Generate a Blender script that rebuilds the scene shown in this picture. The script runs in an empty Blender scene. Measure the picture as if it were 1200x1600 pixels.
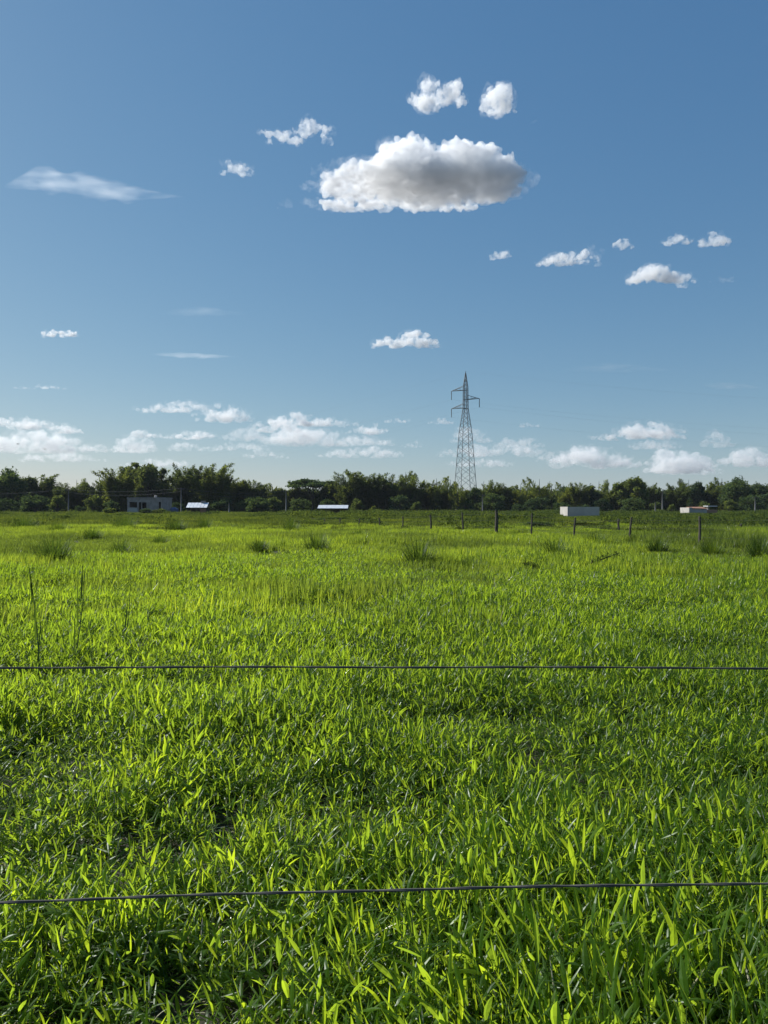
import bpy, bmesh, math, random, time
T0 = time.time()
import numpy as np
from mathutils import Vector, Matrix, noise, Euler

R = math.radians
SC = bpy.context.scene
COL = SC.collection
random.seed(7)
rng = np.random.default_rng(11)

# ------------------------------------------------------------------ camera
CAM_H = 1.5
F = 1164.0                      # focal length in photo pixels (1200 x 1600)
HORIZON = 792.0
PITCH = -math.atan((800 - HORIZON) / F)
cd = bpy.data.cameras.new('camera')
cam = bpy.data.objects.new('camera', cd)
COL.objects.link(cam)
cd.sensor_fit = 'VERTICAL'
cd.sensor_height = 36.0
cd.lens = 36.0 * F / 1600.0
cd.clip_start = 0.05
cd.clip_end = 80000
cam.location = (0, 0, CAM_H)
cam.rotation_euler = (R(90) + PITCH, 0, 0)
SC.camera = cam

# ------------------------------------------------------------------ sky, sun, exposure
SUN_AZ = R(-62)                 # from +Y (view direction) towards -X (left)
SUN_EL = R(35)
world = bpy.data.worlds.new('World')
SC.world = world
world.use_nodes = True
wn = world.node_tree
bg = wn.nodes['Background']
sky = wn.nodes.new('ShaderNodeTexSky')
sky.sky_type = 'NISHITA'
sky.sun_disc = False
sky.sun_elevation = SUN_EL
sky.sun_rotation = SUN_AZ
sky.altitude = 500
sky.air_density = 1.0
sky.dust_density = 0.4
sky.ozone_density = 1.0
# one film-like tone response for the whole sky (the same in every direction)
SKY_STRENGTH = 0.085
sep = wn.nodes.new('ShaderNodeSeparateColor'); com = wn.nodes.new('ShaderNodeCombineColor')
wn.links.new(sky.outputs[0], sep.inputs[0])
for ch, (gain, power) in enumerate(((0.550, 0.950), (0.538, 0.700), (0.540, 0.484))):
    a = wn.nodes.new('ShaderNodeMath'); a.operation = 'MULTIPLY'; a.inputs[1].default_value = SKY_STRENGTH
    b = wn.nodes.new('ShaderNodeMath'); b.operation = 'POWER'; b.inputs[1].default_value = power
    c = wn.nodes.new('ShaderNodeMath'); c.operation = 'MULTIPLY'; c.inputs[1].default_value = gain / SKY_STRENGTH
    e = wn.nodes.new('ShaderNodeMath'); e.operation = 'MINIMUM'; e.inputs[1].default_value = 0.85
    wn.links.new(sep.outputs[ch], a.inputs[0]); wn.links.new(a.outputs[0], e.inputs[0]); wn.links.new(e.outputs[0], b.inputs[0]); wn.links.new(b.outputs[0], c.inputs[0])
    wn.links.new(c.outputs[0], com.inputs[ch])
wn.links.new(com.outputs[0], bg.inputs[0])
bg.inputs[1].default_value = SKY_STRENGTH

sd = bpy.data.lights.new('sun', 'SUN')
sd.energy = 5.0
sd.angle = R(0.55)
sd.color = (1.0, 0.975, 0.92)
sun = bpy.data.objects.new('sun', sd)
COL.objects.link(sun)
to_sun = Vector((math.sin(SUN_AZ) * math.cos(SUN_EL), math.cos(SUN_AZ) * math.cos(SUN_EL), math.sin(SUN_EL)))
sun.rotation_euler = to_sun.to_track_quat('Z', 'Y').to_euler()
sun.location = to_sun * 60

vs = SC.view_settings
vs.view_transform = 'Standard'
vs.look = 'None'
vs.gamma = 1.0
vs.exposure = 0.45
vs.use_curve_mapping = False
cy = SC.cycles
cy.max_bounces = 22
cy.diffuse_bounces = 3
cy.glossy_bounces = 2
cy.transmission_bounces = 5
cy.transparent_max_bounces = 32
cy.volume_bounces = 20

# ------------------------------------------------------------------ helpers
def ray(px, py):
    d = Vector(((px - 600) / F, (800 - py) / F, -1.0))
    d = cam.rotation_euler.to_matrix() @ d
    return d

def at(px, py, Y):
    """point seen at pixel (px,py) at depth Y metres in front of the camera"""
    d = ray(px, py)
    return Vector((0, 0, CAM_H)) + d * (Y / d.y)

def ground(px, py, z=0.0):
    d = ray(px, py)
    t = (z - CAM_H) / d.z
    return Vector((0, 0, CAM_H)) + d * t

def tag(o, label=None, cat=None, group=None, kind=None):
    if label: o['label'] = label
    if cat: o['category'] = cat
    if group: o['group'] = group
    if kind: o['kind'] = kind
    return o

def empty(name, loc, rz=0.0):
    o = bpy.data.objects.new(name, None)
    COL.objects.link(o)
    o.location = loc
    o.rotation_euler = (0, 0, rz)
    o.empty_display_size = 0.2
    return o

def obj(name, me, parent=None, mat=None, loc=None):
    o = bpy.data.objects.new(name, me)
    COL.objects.link(o)
    if mat is not None and not me.materials:
        me.materials.append(mat)
    if parent is not None:
        o.parent = parent
    if loc is not None:
        o.location = loc
    return o

class MB:
    """collects shapes, builds ONE mesh"""
    def __init__(self):
        self.v = []; self.f = []; self.m = []
    def add(self, verts, faces, mi=0):
        b = len(self.v)
        self.v.extend([tuple(p) for p in verts])
        self.f.extend([tuple(i + b for i in f) for f in faces])
        self.m.extend([mi] * len(faces))
    def box(self, c, s, rz=0.0, mi=0):
        cx, cy_, cz = c; hx, hy, hz = s[0] / 2, s[1] / 2, s[2] / 2
        ca, sa = math.cos(rz), math.sin(rz)
        vv = []
        for z in (-hz, hz):
            for x, y in ((-hx, -hy), (hx, -hy), (hx, hy), (-hx, hy)):
                vv.append((cx + x * ca - y * sa, cy_ + x * sa + y * ca, cz + z))
        self.add(vv, [(3, 2, 1, 0), (4, 5, 6, 7), (0, 1, 5, 4), (1, 2, 6, 5), (2, 3, 7, 6), (3, 0, 4, 7)], mi)
    def tube(self, pts, radii, n=6, mi=0, cap=True):
        pts = [Vector(p) for p in pts]
        k = len(pts)
        if not hasattr(radii, '__len__'): radii = [radii] * k
        vv = []
        for i, p in enumerate(pts):
            t = (pts[min(i + 1, k - 1)] - pts[max(i - 1, 0)])
            if t.length < 1e-9: t = Vector((0, 0, 1))
            t.normalize()
            a = Vector((0, 0, 1)) if abs(t.z) < 0.9 else Vector((1, 0, 0))
            u = t.cross(a).normalized(); w = t.cross(u)
            for j in range(n):
                an = 2 * math.pi * j / n
                vv.append(p + (u * math.cos(an) + w * math.sin(an)) * radii[i])
        ff = []
        for i in range(k - 1):
            for j in range(n):
                j2 = (j + 1) % n
                ff.append((i * n + j, i * n + j2, (i + 1) * n + j2, (i + 1) * n + j))
        if cap:
            ff.append(tuple(range(n)))
            ff.append(tuple(range((k - 1) * n, k * n))[::-1])
        self.add(vv, ff, mi)
    def mesh(self, name, mats=(), smooth=False):
        me = bpy.data.meshes.new(name)
        me.from_pydata(self.v, [], self.f)
        for m in mats: me.materials.append(m)
        if len(mats) > 1:
            me.polygons.foreach_set('material_index', self.m)
        if smooth:
            me.polygons.foreach_set('use_smooth', [True] * len(me.polygons))
        me.update()
        return me
    def build(self, name, mat, parent=None, smooth=False, loc=None):
        return obj(name, self.mesh(name, mat if isinstance(mat, (list, tuple)) else (mat,), smooth), parent, loc=loc)

# ------------------------------------------------------------------ materials
def new_mat(name):
    m = bpy.data.materials.new(name)
    m.use_nodes = True
    nt = m.node_tree
    nt.nodes.clear()
    out = nt.nodes.new('ShaderNodeOutputMaterial')
    return m, nt, out

def N(nt, typ, **kw):
    n = nt.nodes.new('ShaderNode' + typ)
    for k, v in kw.items():
        if k in n.inputs and not hasattr(n, k): n.inputs[k].default_value = v
        else: setattr(n, k, v)
    return n

def ramp(nt, fac, stops):
    r = N(nt, 'ValToRGB')
    el = r.color_ramp.elements
    while len(el) < len(stops): el.new(0.5)
    for e, (p, c) in zip(el, stops):
        e.position = p
        e.color = (*c, 1) if len(c) == 3 else c
    nt.links.new(fac, r.inputs[0])
    return r.outputs[0]

def plain(name, c1, c2, scale=3.0, rough=0.8, bump=0.0, detail=5.0, metallic=0.0, coords='Object'):
    m, nt, out = new_mat(name)
    tc = N(nt, 'TexCoord')
    nz = N(nt, 'TexNoise'); nz.inputs['Scale'].default_value = scale; nz.inputs['Detail'].default_value = detail
    nz.inputs['Roughness'].default_value = 0.65
    nt.links.new(tc.outputs[coords], nz.inputs['Vector'])
    p = N(nt, 'BsdfPrincipled')
    p.inputs['Roughness'].default_value = rough
    p.inputs['Metallic'].default_value = metallic
    nt.links.new(ramp(nt, nz.outputs[0], [(0.3, c1), (0.7, c2)]), p.inputs['Base Color'])
    if bump:
        b = N(nt, 'Bump'); b.inputs['Strength'].default_value = bump
        nt.links.new(nz.outputs[0], b.inputs['Height'])
        nt.links.new(b.outputs[0], p.inputs['Normal'])
    nt.links.new(p.outputs[0], out.inputs[0])
    return m

def leaf_mat(name, refl, trans, tfac=0.45, gloss=0.06, rough=0.4, vary=0.35, patch=0.0, patch_scale=0.15,
             refl_b=None, trans_b=None):
    """thin leaf: diffuse + translucent + a glossy cuticle; colour varies leaf by leaf and patch by patch"""
    m, nt, out = new_mat(name)
    geo = N(nt, 'NewGeometry')
    oi = N(nt, 'ObjectInfo')
    add = N(nt, 'Math', operation='ADD')
    nt.links.new(geo.outputs['Random Per Island'], add.inputs[0])
    nt.links.new(oi.outputs['Random'], add.inputs[1])
    half = N(nt, 'Math', operation='MULTIPLY'); half.inputs[1].default_value = 0.5
    nt.links.new(add.outputs[0], half.inputs[0])
    lo, hi = 1 - vary, 1 + vary
    def tint(c, cb):
        col = ramp(nt, half.outputs[0], [(0.05, tuple(x * lo for x in c)), (0.5, c),
                                         (0.95, (c[0] * (hi + 0.25), c[1] * hi, c[2] * 0.8))])
        if patch > 0:
            nz = N(nt, 'TexNoise'); nz.inputs['Scale'].default_value = patch_scale
            nz.inputs['Detail'].default_value = 3
            nt.links.new(geo.outputs['Position'], nz.inputs['Vector'])
            f = ramp(nt, nz.outputs[0], [(0.42, (0, 0, 0)), (0.6, (patch, patch, patch))])
            mx = N(nt, 'Mix', data_type='RGBA')
            nt.links.new(f, mx.inputs[0])
            nt.links.new(col, mx.inputs[6])
            mx.inputs[7].default_value = (*cb, 1)
            col = mx.outputs[2]
        return col
    cr = tint(refl, refl_b or refl)
    ct = tint(trans, trans_b or trans)
    d = N(nt, 'BsdfDiffuse'); t = N(nt, 'BsdfTranslucent')
    nt.links.new(cr, d.inputs[0]); nt.links.new(ct, t.inputs[0])
    mx = N(nt, 'MixShader'); mx.inputs[0].default_value = tfac
    nt.links.new(d.outputs[0], mx.inputs[1]); nt.links.new(t.outputs[0], mx.inputs[2])
    g = N(nt, 'BsdfGlossy'); g.inputs['Roughness'].default_value = rough
    g.inputs[0].default_value = (0.9, 0.95, 0.9, 1)
    fr = N(nt, 'LayerWeight'); fr.inputs[0].default_value = 0.35
    ml = N(nt, 'Math', operation='MULTIPLY_ADD'); ml.inputs[1].default_value = gloss * 2.5; ml.inputs[2].default_value = gloss * 0.4
    nt.links.new(fr.outputs['Fresnel'], ml.inputs[0])
    m2 = N(nt, 'MixShader')
    nt.links.new(ml.outputs[0], m2.inputs[0]); nt.links.new(mx.outputs[0], m2.inputs[1]); nt.links.new(g.outputs[0], m2.inputs[2])
    nt.links.new(m2.outputs[0], out.inputs[0])
    return m

M = {}
M['soil'] = plain('soil', (0.016, 0.015, 0.009), (0.035, 0.032, 0.018), scale=2.0, rough=0.95, bump=0.4)
M['grass_near'] = leaf_mat('grass_near', (0.042, 0.092, 0.016), (0.40, 0.58, 0.035), tfac=0.55, gloss=0.008, rough=0.4, vary=0.45,
                           patch=0.75, patch_scale=0.16, refl_b=(0.042, 0.078, 0.016), trans_b=(0.29, 0.43, 0.025))
M['grass_mid'] = leaf_mat('grass_mid', (0.085, 0.135, 0.026), (0.44, 0.58, 0.045), tfac=0.52, gloss=0.004, rough=0.5, vary=0.4,
                          patch=1.0, patch_scale=0.11, refl_b=(0.055, 0.085, 0.024), trans_b=(0.21, 0.28, 0.032))
M['grass_far'] = leaf_mat('grass_far', (0.064, 0.095, 0.028), (0.19, 0.245, 0.033), tfac=0.45, gloss=0.0, rough=0.5, vary=0.4,
                          patch=0.8, patch_scale=0.08, refl_b=(0.050, 0.072, 0.026), trans_b=(0.12, 0.16, 0.026))
M['dry'] = leaf_mat('dry_leaf', (0.45, 0.42, 0.30), (0.30, 0.28, 0.16), tfac=0.3, gloss=0.06, rough=0.4, vary=0.25)
M['tuft'] = leaf_mat('tussock_leaf', (0.026, 0.056, 0.015), (0.11, 0.18, 0.02), tfac=0.45, gloss=0.008, rough=0.5, vary=0.4)
M['stem'] = plain('grass_stem', (0.06, 0.10, 0.03), (0.10, 0.14, 0.04), scale=20)
M['weed'] = leaf_mat('weed_leaf', (0.052, 0.080, 0.028), (0.13, 0.18, 0.03), tfac=0.42, gloss=0.0, rough=0.5, vary=0.4)
M['bamboo'] = leaf_mat('bamboo_leaf', (0.08, 0.115, 0.042), (0.20, 0.25, 0.045), tfac=0.45, gloss=0.0, rough=0.5, vary=0.35)
M['broad'] = leaf_mat('broad_leaf', (0.055, 0.09, 0.045), (0.10, 0.15, 0.04), tfac=0.42, gloss=0.0, rough=0.5, vary=0.4)
M['broad2'] = leaf_mat('dull_leaf', (0.08, 0.11, 0.045), (0.16, 0.20, 0.04), tfac=0.42, gloss=0.0, rough=0.5, vary=0.4)
M['bark'] = plain('bark', (0.05, 0.04, 0.03), (0.12, 0.10, 0.08), scale=4, rough=0.95, bump=0.3)
M['culm'] = plain('bamboo_culm', (0.10, 0.12, 0.04), (0.18, 0.18, 0.07), scale=4, rough=0.6)
M['wire'] = plain('galvanised_wire', (0.055, 0.052, 0.046), (0.11, 0.104, 0.092), scale=40, rough=0.9, metallic=0.0)
M['steel'] = plain('tower_steel', (0.13, 0.14, 0.14), (0.22, 0.23, 0.23), scale=2, rough=0.6, metallic=0.4)
M['cond'] = plain('conductor', (0.10, 0.11, 0.12), (0.16, 0.17, 0.18), scale=2, rough=0.6)
M['insul'] = plain('insulator_glass', (0.06, 0.08, 0.07), (0.10, 0.12, 0.11), scale=5, rough=0.7)
M['post'] = plain('weathered_post', (0.03, 0.026, 0.02), (0.09, 0.078, 0.06), scale=7, rough=0.95, bump=0.4)
M['pole'] = plain('concrete_pole', (0.12, 0.12, 0.115), (0.20, 0.195, 0.185), scale=3, rough=0.9)
M['beige'] = plain('beige_render', (0.40, 0.34, 0.28), (0.55, 0.48, 0.40), scale=0.8, rough=0.9)
M['block'] = plain('grey_block', (0.21, 0.175, 0.155), (0.38, 0.32, 0.29), scale=1.2, rough=0.95, bump=0.2)
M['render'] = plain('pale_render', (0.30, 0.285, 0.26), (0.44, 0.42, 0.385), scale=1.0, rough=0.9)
M['brickwall'] = plain('brick_wall', (0.26, 0.13, 0.08), (0.40, 0.23, 0.15), scale=2.2, rough=0.95, bump=0.2)
M['tin'] = plain('tin_roof', (0.55, 0.57, 0.60), (0.78, 0.79, 0.80), scale=1.0, rough=0.45, metallic=0.25)
M['tile'] = plain('clay_tile', (0.22, 0.10, 0.06), (0.36, 0.19, 0.12), scale=3, rough=0.9)
M['plank'] = plain('dark_plank', (0.05, 0.04, 0.03), (0.13, 0.10, 0.07), scale=3, rough=0.9)
M['dark'] = plain('interior_shade', (0.012, 0.012, 0.013), (0.03, 0.03, 0.03), scale=2, rough=0.95)  # near-black colour that paints the shade inside the grey house
M['bluetank'] = plain('blue_plastic', (0.03, 0.06, 0.14), (0.05, 0.09, 0.20), scale=2, rough=0.5)
M['bird'] = plain('bird_feather', (0.02, 0.02, 0.02), (0.05, 0.045, 0.04), scale=20, rough=0.8)

# ------------------------------------------------------------------ the ground
def terrain(x, y):
    z = 0.055 * noise.noise(Vector((x * 0.35, y * 0.35, 3.1))) + 0.09 * noise.noise(Vector((x * 0.09, y * 0.09, 7.7)))
    return z * min(1.0, 0.5 + y / 30.0 if y > 0 else 0.5)

def make_ground():
    xs = sorted(set([0.0] + [s * v for s in (-1, 1) for v in
               list(np.arange(0.5, 8, 0.5)) + list(np.geomspace(8, 1500, 36))]))
    ys = sorted(set(list(-np.geomspace(1, 1500, 18)) + list(np.arange(0, 30, 0.5)) + list(np.geomspace(30, 1500, 50))))
    vv = [(x, y, terrain(x, y) if y < 400 else 0.0) for y in ys for x in xs]
    nx = len(xs)
    ff = [(j * nx + i, j * nx + i + 1, (j + 1) * nx + i + 1, (j + 1) * nx + i)
          for j in range(len(ys) - 1) for i in range(nx - 1)]
    mb = MB(); mb.add(vv, ff)
    o = mb.build('ground', M['soil'], smooth=True)
    tag(o, 'dark soil of the pasture under the grass', kind='structure')
make_ground()

# ------------------------------------------------------------------ leaf strips
def leaf(mb, base, az, incl, length, width, droop, nseg=4, fold=0.25, mi=0, twist=0.0, prof=None):
    """a pointed lanceolate blade: az = compass direction it leans, incl = angle from vertical at its foot"""
    prof = prof or [0.38, 0.95, 1.0, 0.62, 0.0]
    p = Vector(base)
    a = incl
    step = length / nseg
    side0 = Vector((-math.sin(az), math.cos(az), 0))
    pts = []
    for i in range(nseg + 1):
        d = Vector((math.cos(az) * math.sin(a), math.sin(az) * math.sin(a), math.cos(a)))
        up = d.cross(side0)
        tw = twist * i / nseg
        s = side0 * math.cos(tw) + up * math.sin(tw)
        nrm = d.cross(s)
        t = i / nseg * (len(prof) - 1)
        k = min(int(t), len(prof) - 2)
        w = width * 0.5 * (prof[k] * (1 - (t - k)) + prof[k + 1] * (t - k))
        pts.append((p.copy(), s.copy(), nrm.copy(), w))
        p = p + d * step
        a += droop / nseg
    vv, ff = [], []
    if fold > 0:
        for i, (q, s, nn, w) in enumerate(pts[:-1]):
            vv += [q - s * w, q + nn * (fold * w), q + s * w]
        vv.append(pts[-1][0])
        for i in range(nseg - 1):
            b = i * 3
            ff += [(b, b + 1, b + 4, b + 3), (b + 1, b + 2, b + 5, b + 4)]
        b = (nseg - 1) * 3; t = len(vv) - 1
        ff += [(b, b + 1, t), (b + 1, b + 2, t)]
    else:
        for i, (q, s, nn, w) in enumerate(pts[:-1]):
            vv += [q - s * w, q + s * w]
        vv.append(pts[-1][0])
        for i in range(nseg - 1):
            b = i * 2
            ff.append((b, b + 1, b + 3, b + 2))
        b = (nseg - 1) * 2
        ff.append((b, b + 1, len(vv) - 1))
    mb.add(vv, ff, mi)

U = random.uniform

def proto_near(i):
    """one grass plant: a few leaning stems carrying broad pointed blades"""
    mb = MB()
    for s in range(random.randint(3, 5)):
        az = U(0, 6.283); r = U(0, 0.045)
        b = Vector((r * math.cos(az), r * math.sin(az), -0.01))
        h = U(0.10, 0.27); lean = U(0.05, 0.65); la = U(0, 6.283)
        top = b + Vector((math.cos(la) * math.sin(lean), math.sin(la) * math.sin(lean), math.cos(lean))) * h
        midp = b.lerp(top, 0.5) + Vector((U(-.01, .01), U(-.01, .01), 0.008))
        mb.tube([b, midp, top], [0.0017, 0.0014, 0.0008], n=3, mi=1, cap=False)
        nl = random.randint(4, 6)
        for k in range(nl):
            t = 0.28 + 0.72 * k / (nl - 1)
            q = b.lerp(midp, t * 2) if t < 0.5 else midp.lerp(top, t * 2 - 1)
            L = U(0.052, 0.125) * (1.15 - 0.3 * abs(t - 0.6))
            last = k == nl - 1
            leaf(mb, q, la + (k % 2) * math.pi + U(-1.0, 1.0), U(0.05, 0.7) if last else U(0.3, 1.5), L,
                 0.0055 + 0.011 * U(0, 1) ** 1.3, U(-0.1, 0.5) if U(0, 1) < 0.75 else U(0.6, 1.6), fold=U(0.15, 0.5), twist=U(-0.8, 0.8),
                 mi=2 if U(0, 1) < 0.009 else 0)
    # dead straw low in the sward
    for k in range(2):
        az = U(0, 6.283)
        leaf(mb, (U(-.06, .06), U(-.06, .06), U(0.01, 0.06)), az, U(1.0, 1.6), U(0.05, 0.12), U(0.002, 0.005), U(-0.3, 0.3), nseg=3, fold=0, mi=2)
    me = mb.mesh('grass_plant', (M['grass_near'], M['stem'], M['dry']))
    return bpy.data.objects.new('grass_plant', me)

def proto_patch(name, size, n, h0, h1, w0, w1, mat, lean=0.5, dry=0.004, droopy=0.7):
    mb = MB()
    for k in range(n):
        x, y = U(-size / 2, size / 2), U(-size / 2, size / 2)
        z = U(0, 0.45) * h0 if U(0, 1) < 0.6 else 0
        leaf(mb, (x, y, z - 0.02), U(0, 6.283), abs(random.gauss(0, lean)), U(h0, h1) - z * 0.6, U(w0, w1), U(-0.1, droopy), nseg=2, fold=0,
             mi=1 if U(0, 1) < dry else 0, prof=[0.7, 1.0, 0.0], twist=U(-1, 1))
    me = mb.mesh(name, (mat, M['dry']))
    return bpy.data.objects.new(name, me)

def collection_of(name, objs):
    c = bpy.data.collections.new(name)
    for o in objs: c.objects.link(o)
    return c

def scatter(name, pts, rot, scl, idx, coll):
    me = bpy.data.meshes.new(name)
    me.vertices.add(len(pts))
    me.vertices.foreach_set('co', np.asarray(pts, dtype=np.float32).ravel())
    for an, dat, typ, key in (('rot', rot, 'FLOAT_VECTOR', 'vector'), ('scl', scl, 'FLOAT_VECTOR', 'vector'), ('idx', idx, 'INT', 'value')):
        a = me.attributes.new(an, typ, 'POINT')
        a.data.foreach_set(key, np.asarray(dat, dtype=np.int32 if typ == 'INT' else np.float32).ravel())
    me.update()
    o = obj(name, me)
    ng = bpy.data.node_groups.new(name + '_scatter', 'GeometryNodeTree')
    ng.interface.new_socket('Geometry', in_out='INPUT', socket_type='NodeSocketGeometry')
    ng.interface.new_socket('Geometry', in_out='OUTPUT', socket_type='NodeSocketGeometry')
    gi = ng.nodes.new('NodeGroupInput'); go = ng.nodes.new('NodeGroupOutput')
    ci = ng.nodes.new('GeometryNodeCollectionInfo')
    ci.inputs['Collection'].default_value = coll
    ci.inputs['Separate Children'].default_value = True
    ci.inputs['Reset Children'].default_value = True
    ip = ng.nodes.new('GeometryNodeInstanceOnPoints')
    ip.inputs['Pick Instance'].default_value = True
    def attr(n, t):
        a = ng.nodes.new('GeometryNodeInputNamedAttribute'); a.data_type = t
        a.inputs['Name'].default_value = n
        return a.outputs['Attribute']
    e2r = ng.nodes.new('FunctionNodeEulerToRotation')
    L = ng.links.new
    L(attr('rot', 'FLOAT_VECTOR'), e2r.inputs[0])
    L(e2r.outputs[0], ip.inputs['Rotation'])
    L(attr('scl', 'FLOAT_VECTOR'), ip.inputs['Scale'])
    L(attr('idx', 'INT'), ip.inputs['Instance Index'])
    L(gi.outputs[0], ip.inputs['Points'])
    L(ci.outputs[0], ip.inputs['Instance'])
    L(ip.outputs[0], go.inputs[0])
    md = o.modifiers.new('scatter', 'NODES')
    md.node_group = ng
    return o

def wedge_points(y0, y1, per_m2, margin, half=0.53):
    """random points of the view wedge, denser where it is wide"""
    area = half * (y1 ** 2 - y0 ** 2) + 2 * margin * (y1 - y0)
    n = int(area * per_m2)
    y = np.sqrt(rng.uniform(y0 ** 2, y1 ** 2, n * 2))
    yy = rng.uniform(y0, y1, n * 2)
    w = half * yy + margin
    keep = rng.uniform(0, 1, n * 2) < w / (half * y1 + margin)
    yy = yy[keep]; w = w[keep]
    x = rng.uniform(-1, 1, len(yy)) * w
    return x[:n], yy[:n]

def grass_layer(name, label, coll, nproto, y0, y1, per_m2, margin, hlo, hhi, tilt, spread=(0.85, 1.2), thin=0.0, nscale=0.9, seed=0.0, fin=None, fout=None):
    x, y = wedge_points(y0, y1, per_m2, margin)
    P, Rr, S, I = [], [], [], []
    for a, b in zip(x, y):
        if fin and b < fin and U(0, 1) > (b - y0) / (fin - y0): continue
        if fout and b > fout and U(0, 1) < (b - fout) / (y1 - fout): continue
        k = noise.noise(Vector((a * nscale, b * nscale, seed))) * 0.55 + noise.noise(Vector((a * nscale * 0.28, b * nscale * 0.34, seed + 4))) * 0.85
        if thin and k < -0.16 and U(0, 1) < min(thin, (-0.16 - k) * 5): continue
        hs = hlo + (hhi - hlo) * min(1, max(0, 0.5 + k)) 
        hs *= U(0.85, 1.15)
        P.append((a, b, terrain(a, b)))
        Rr.append((random.gauss(0, tilt), random.gauss(0, tilt), U(0, 6.283)))
        w = U(*spread) * (0.55 + 0.45 * hs)
        S.append((w, w, hs)); I.append(random.randrange(nproto))
    o = scatter(name, P, Rr, S, I, coll)
    tag(o, label, 'grass', kind='stuff')
    return o

near = collection_of('grass_plants', [proto_near(i) for i in range(14)])
mid = collection_of('grass_sods', [proto_patch('grass_sod', 0.7, 330, 0.13, 0.30, 0.009, 0.016, M['grass_mid'], lean=0.42) for i in range(10)])
far = collection_of('grass_swards', [proto_patch('grass_sward', 3.0, 900, 0.20, 0.46, 0.022, 0.045, M['grass_far'], lean=0.4, dry=0.0) for i in range(6)])

grass_layer('near_grass', 'broad bladed bright green grass filling the foreground behind the near wires', near, 14, 0.9, 22, 370, 1.6, 0.48, 1.22, 0.28, thin=0.4, nscale=1.3, fout=9)
grass_layer('pasture_grass', 'sunlit yellow green grass in the middle of the pasture', mid, 10, 8, 62, 3.5, 2.5, 0.45, 1.6, 0.08, nscale=0.45, seed=5.0, fin=16, fout=40)
grass_layer('distant_grass', 'duller rough grass at the far end of the pasture', far, 6, 36, 240, 0.17, 8, 0.4, 1.1, 0.03, nscale=0.12, seed=9.0, fin=58)

# ------------------------------------------------------------------ weedy thicket beyond the far fence (ground cover)
def leaf_cloud(mb, centers, radii, n, size, mi=0, flat=0.0, aspect=0.55, shell=0.55):
    """leaf-sized quads spread through ellipsoid lobes"""
    centers = np.asarray(centers, float); radii = np.asarray(radii, float)
    wgt = radii.prod(axis=1) ** (2 / 3); wgt /= wgt.sum()
    which = rng.choice(len(centers), n, p=wgt)
    d = rng.normal(size=(n, 3)); d /= np.linalg.norm(d, axis=1)[:, None]
    r = shell + (1 - shell) * rng.uniform(0, 1, n) ** 0.7
    r *= rng.uniform(0.75, 1.12, n)
    pos = centers[which] + d * radii[which] * r[:, None]
    nrm = d * 0.6 + rng.normal(size=(n, 3)) * 0.7
    nrm[:, 2] += flat
    nrm /= np.linalg.norm(nrm, axis=1)[:, None]
    t = np.cross(nrm, rng.normal(size=(n, 3))); t /= np.linalg.norm(t, axis=1)[:, None]
    b = np.cross(nrm, t)
    s = size * rng.uniform(0.6, 1.4, n)[:, None]
    a1 = pos + t * s; a2 = pos + b * s * aspect; a3 = pos - t * s; a4 = pos - b * s * aspect
    V = np.stack([a1, a2, a3, a4], 1).reshape(-1, 3)
    base = len(mb.v)
    mb.v.extend(map(tuple, V))
    mb.f.extend([(base + 4 * i, base + 4 * i + 1, base + 4 * i + 2, base + 4 * i + 3) for i in range(n)])
    mb.m.extend([mi] * n)

def proto_weed(i):
    mb = MB()
    cs, rs = [], []
    for k in range(random.randint(5, 8)):
        cs.append((U(-0.9, 0.9), U(-0.7, 0.7), U(0.15, 0.5))); rs.append((U(0.3, 0.6), U(0.3, 0.6), U(0.25, 0.5)))
    leaf_cloud(mb, cs, rs, 420, 0.075)
    for k in range(40):
        leaf(mb, (U(-1, 1), U(-0.8, 0.8), 0.1), U(0, 6.28), U(0, 0.4), U(0.5, 1.0), 0.03, U(0, 0.6), nseg=2, fold=0, prof=[0.7, 1, 0])
    return bpy.data.objects.new('weed_clump', mb.mesh('weed_clump', (M['weed'],)))

weeds = collection_of('weed_clumps', [proto_weed(i) for i in range(6)])
def make_weeds():
    P, Rr, S, I = [], [], [], []
    x, y = wedge_points(44, 185, 0.14, 6)
    for a, b in zip(x, y):
        px = 600 + a / b * F
        k = noise.noise(Vector((a * 0.06, b * 0.03, 2.2)))
        # the right-hand side beyond the fence is thicker
        if 42 < b < 66 and 480 < px < 740 and U(0, 1) < .85: continue
        if 58 < b < 112 and 866 < px < 940: continue
        if 70 < b < 145 and 1060 < px < 1124: continue
        want = 0.12 + 0.5 * min(1, max(0, (px - 420) / 300)) + 0.45 * k + (0.15 if b > 110 else 0)
        if U(0, 1) > want: continue
        s = U(0.7, 1.5)
        P.append((a, b, terrain(a, b) - 0.05)); Rr.append((0, 0, U(0, 6.28))); S.append((s * U(0.9, 1.4), s, s * U(0.4, 0.95))); I.append(random.randrange(6))
    o = scatter('weed_thicket', P, Rr, S, I, weeds)
    tag(o, 'low olive green weedy thicket between the far fence and the trees', 'weeds', kind='stuff')
make_weeds()

# ------------------------------------------------------------------ tussocks standing out of the pasture
def tussock_mesh(seed, h, w):
    random.seed(seed)
    mb = MB()
    n = int(190 + 110 * w / max(h, .2))
    for k in range(n):
        az = U(0, 6.283); r = (U(0, 1) ** 0.7) * w * 0.28
        ed = r / (w * 0.28)
        L = h * U(0.55, 1.12) * (1.1 - 0.25 * ed)
        leaf(mb, (r * math.cos(az), r * math.sin(az), -0.03), az + U(-0.7, 0.7), U(0.02, 0.25) + 0.45 * ed * U(0.3, 1), L, U(0.010, 0.018),
             U(0.0, 0.9), nseg=4, fold=0, prof=[0.8, 1, 0.8, 0.5, 0], mi=0)
    return mb.mesh('tussock', (M['tuft'],))

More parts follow.
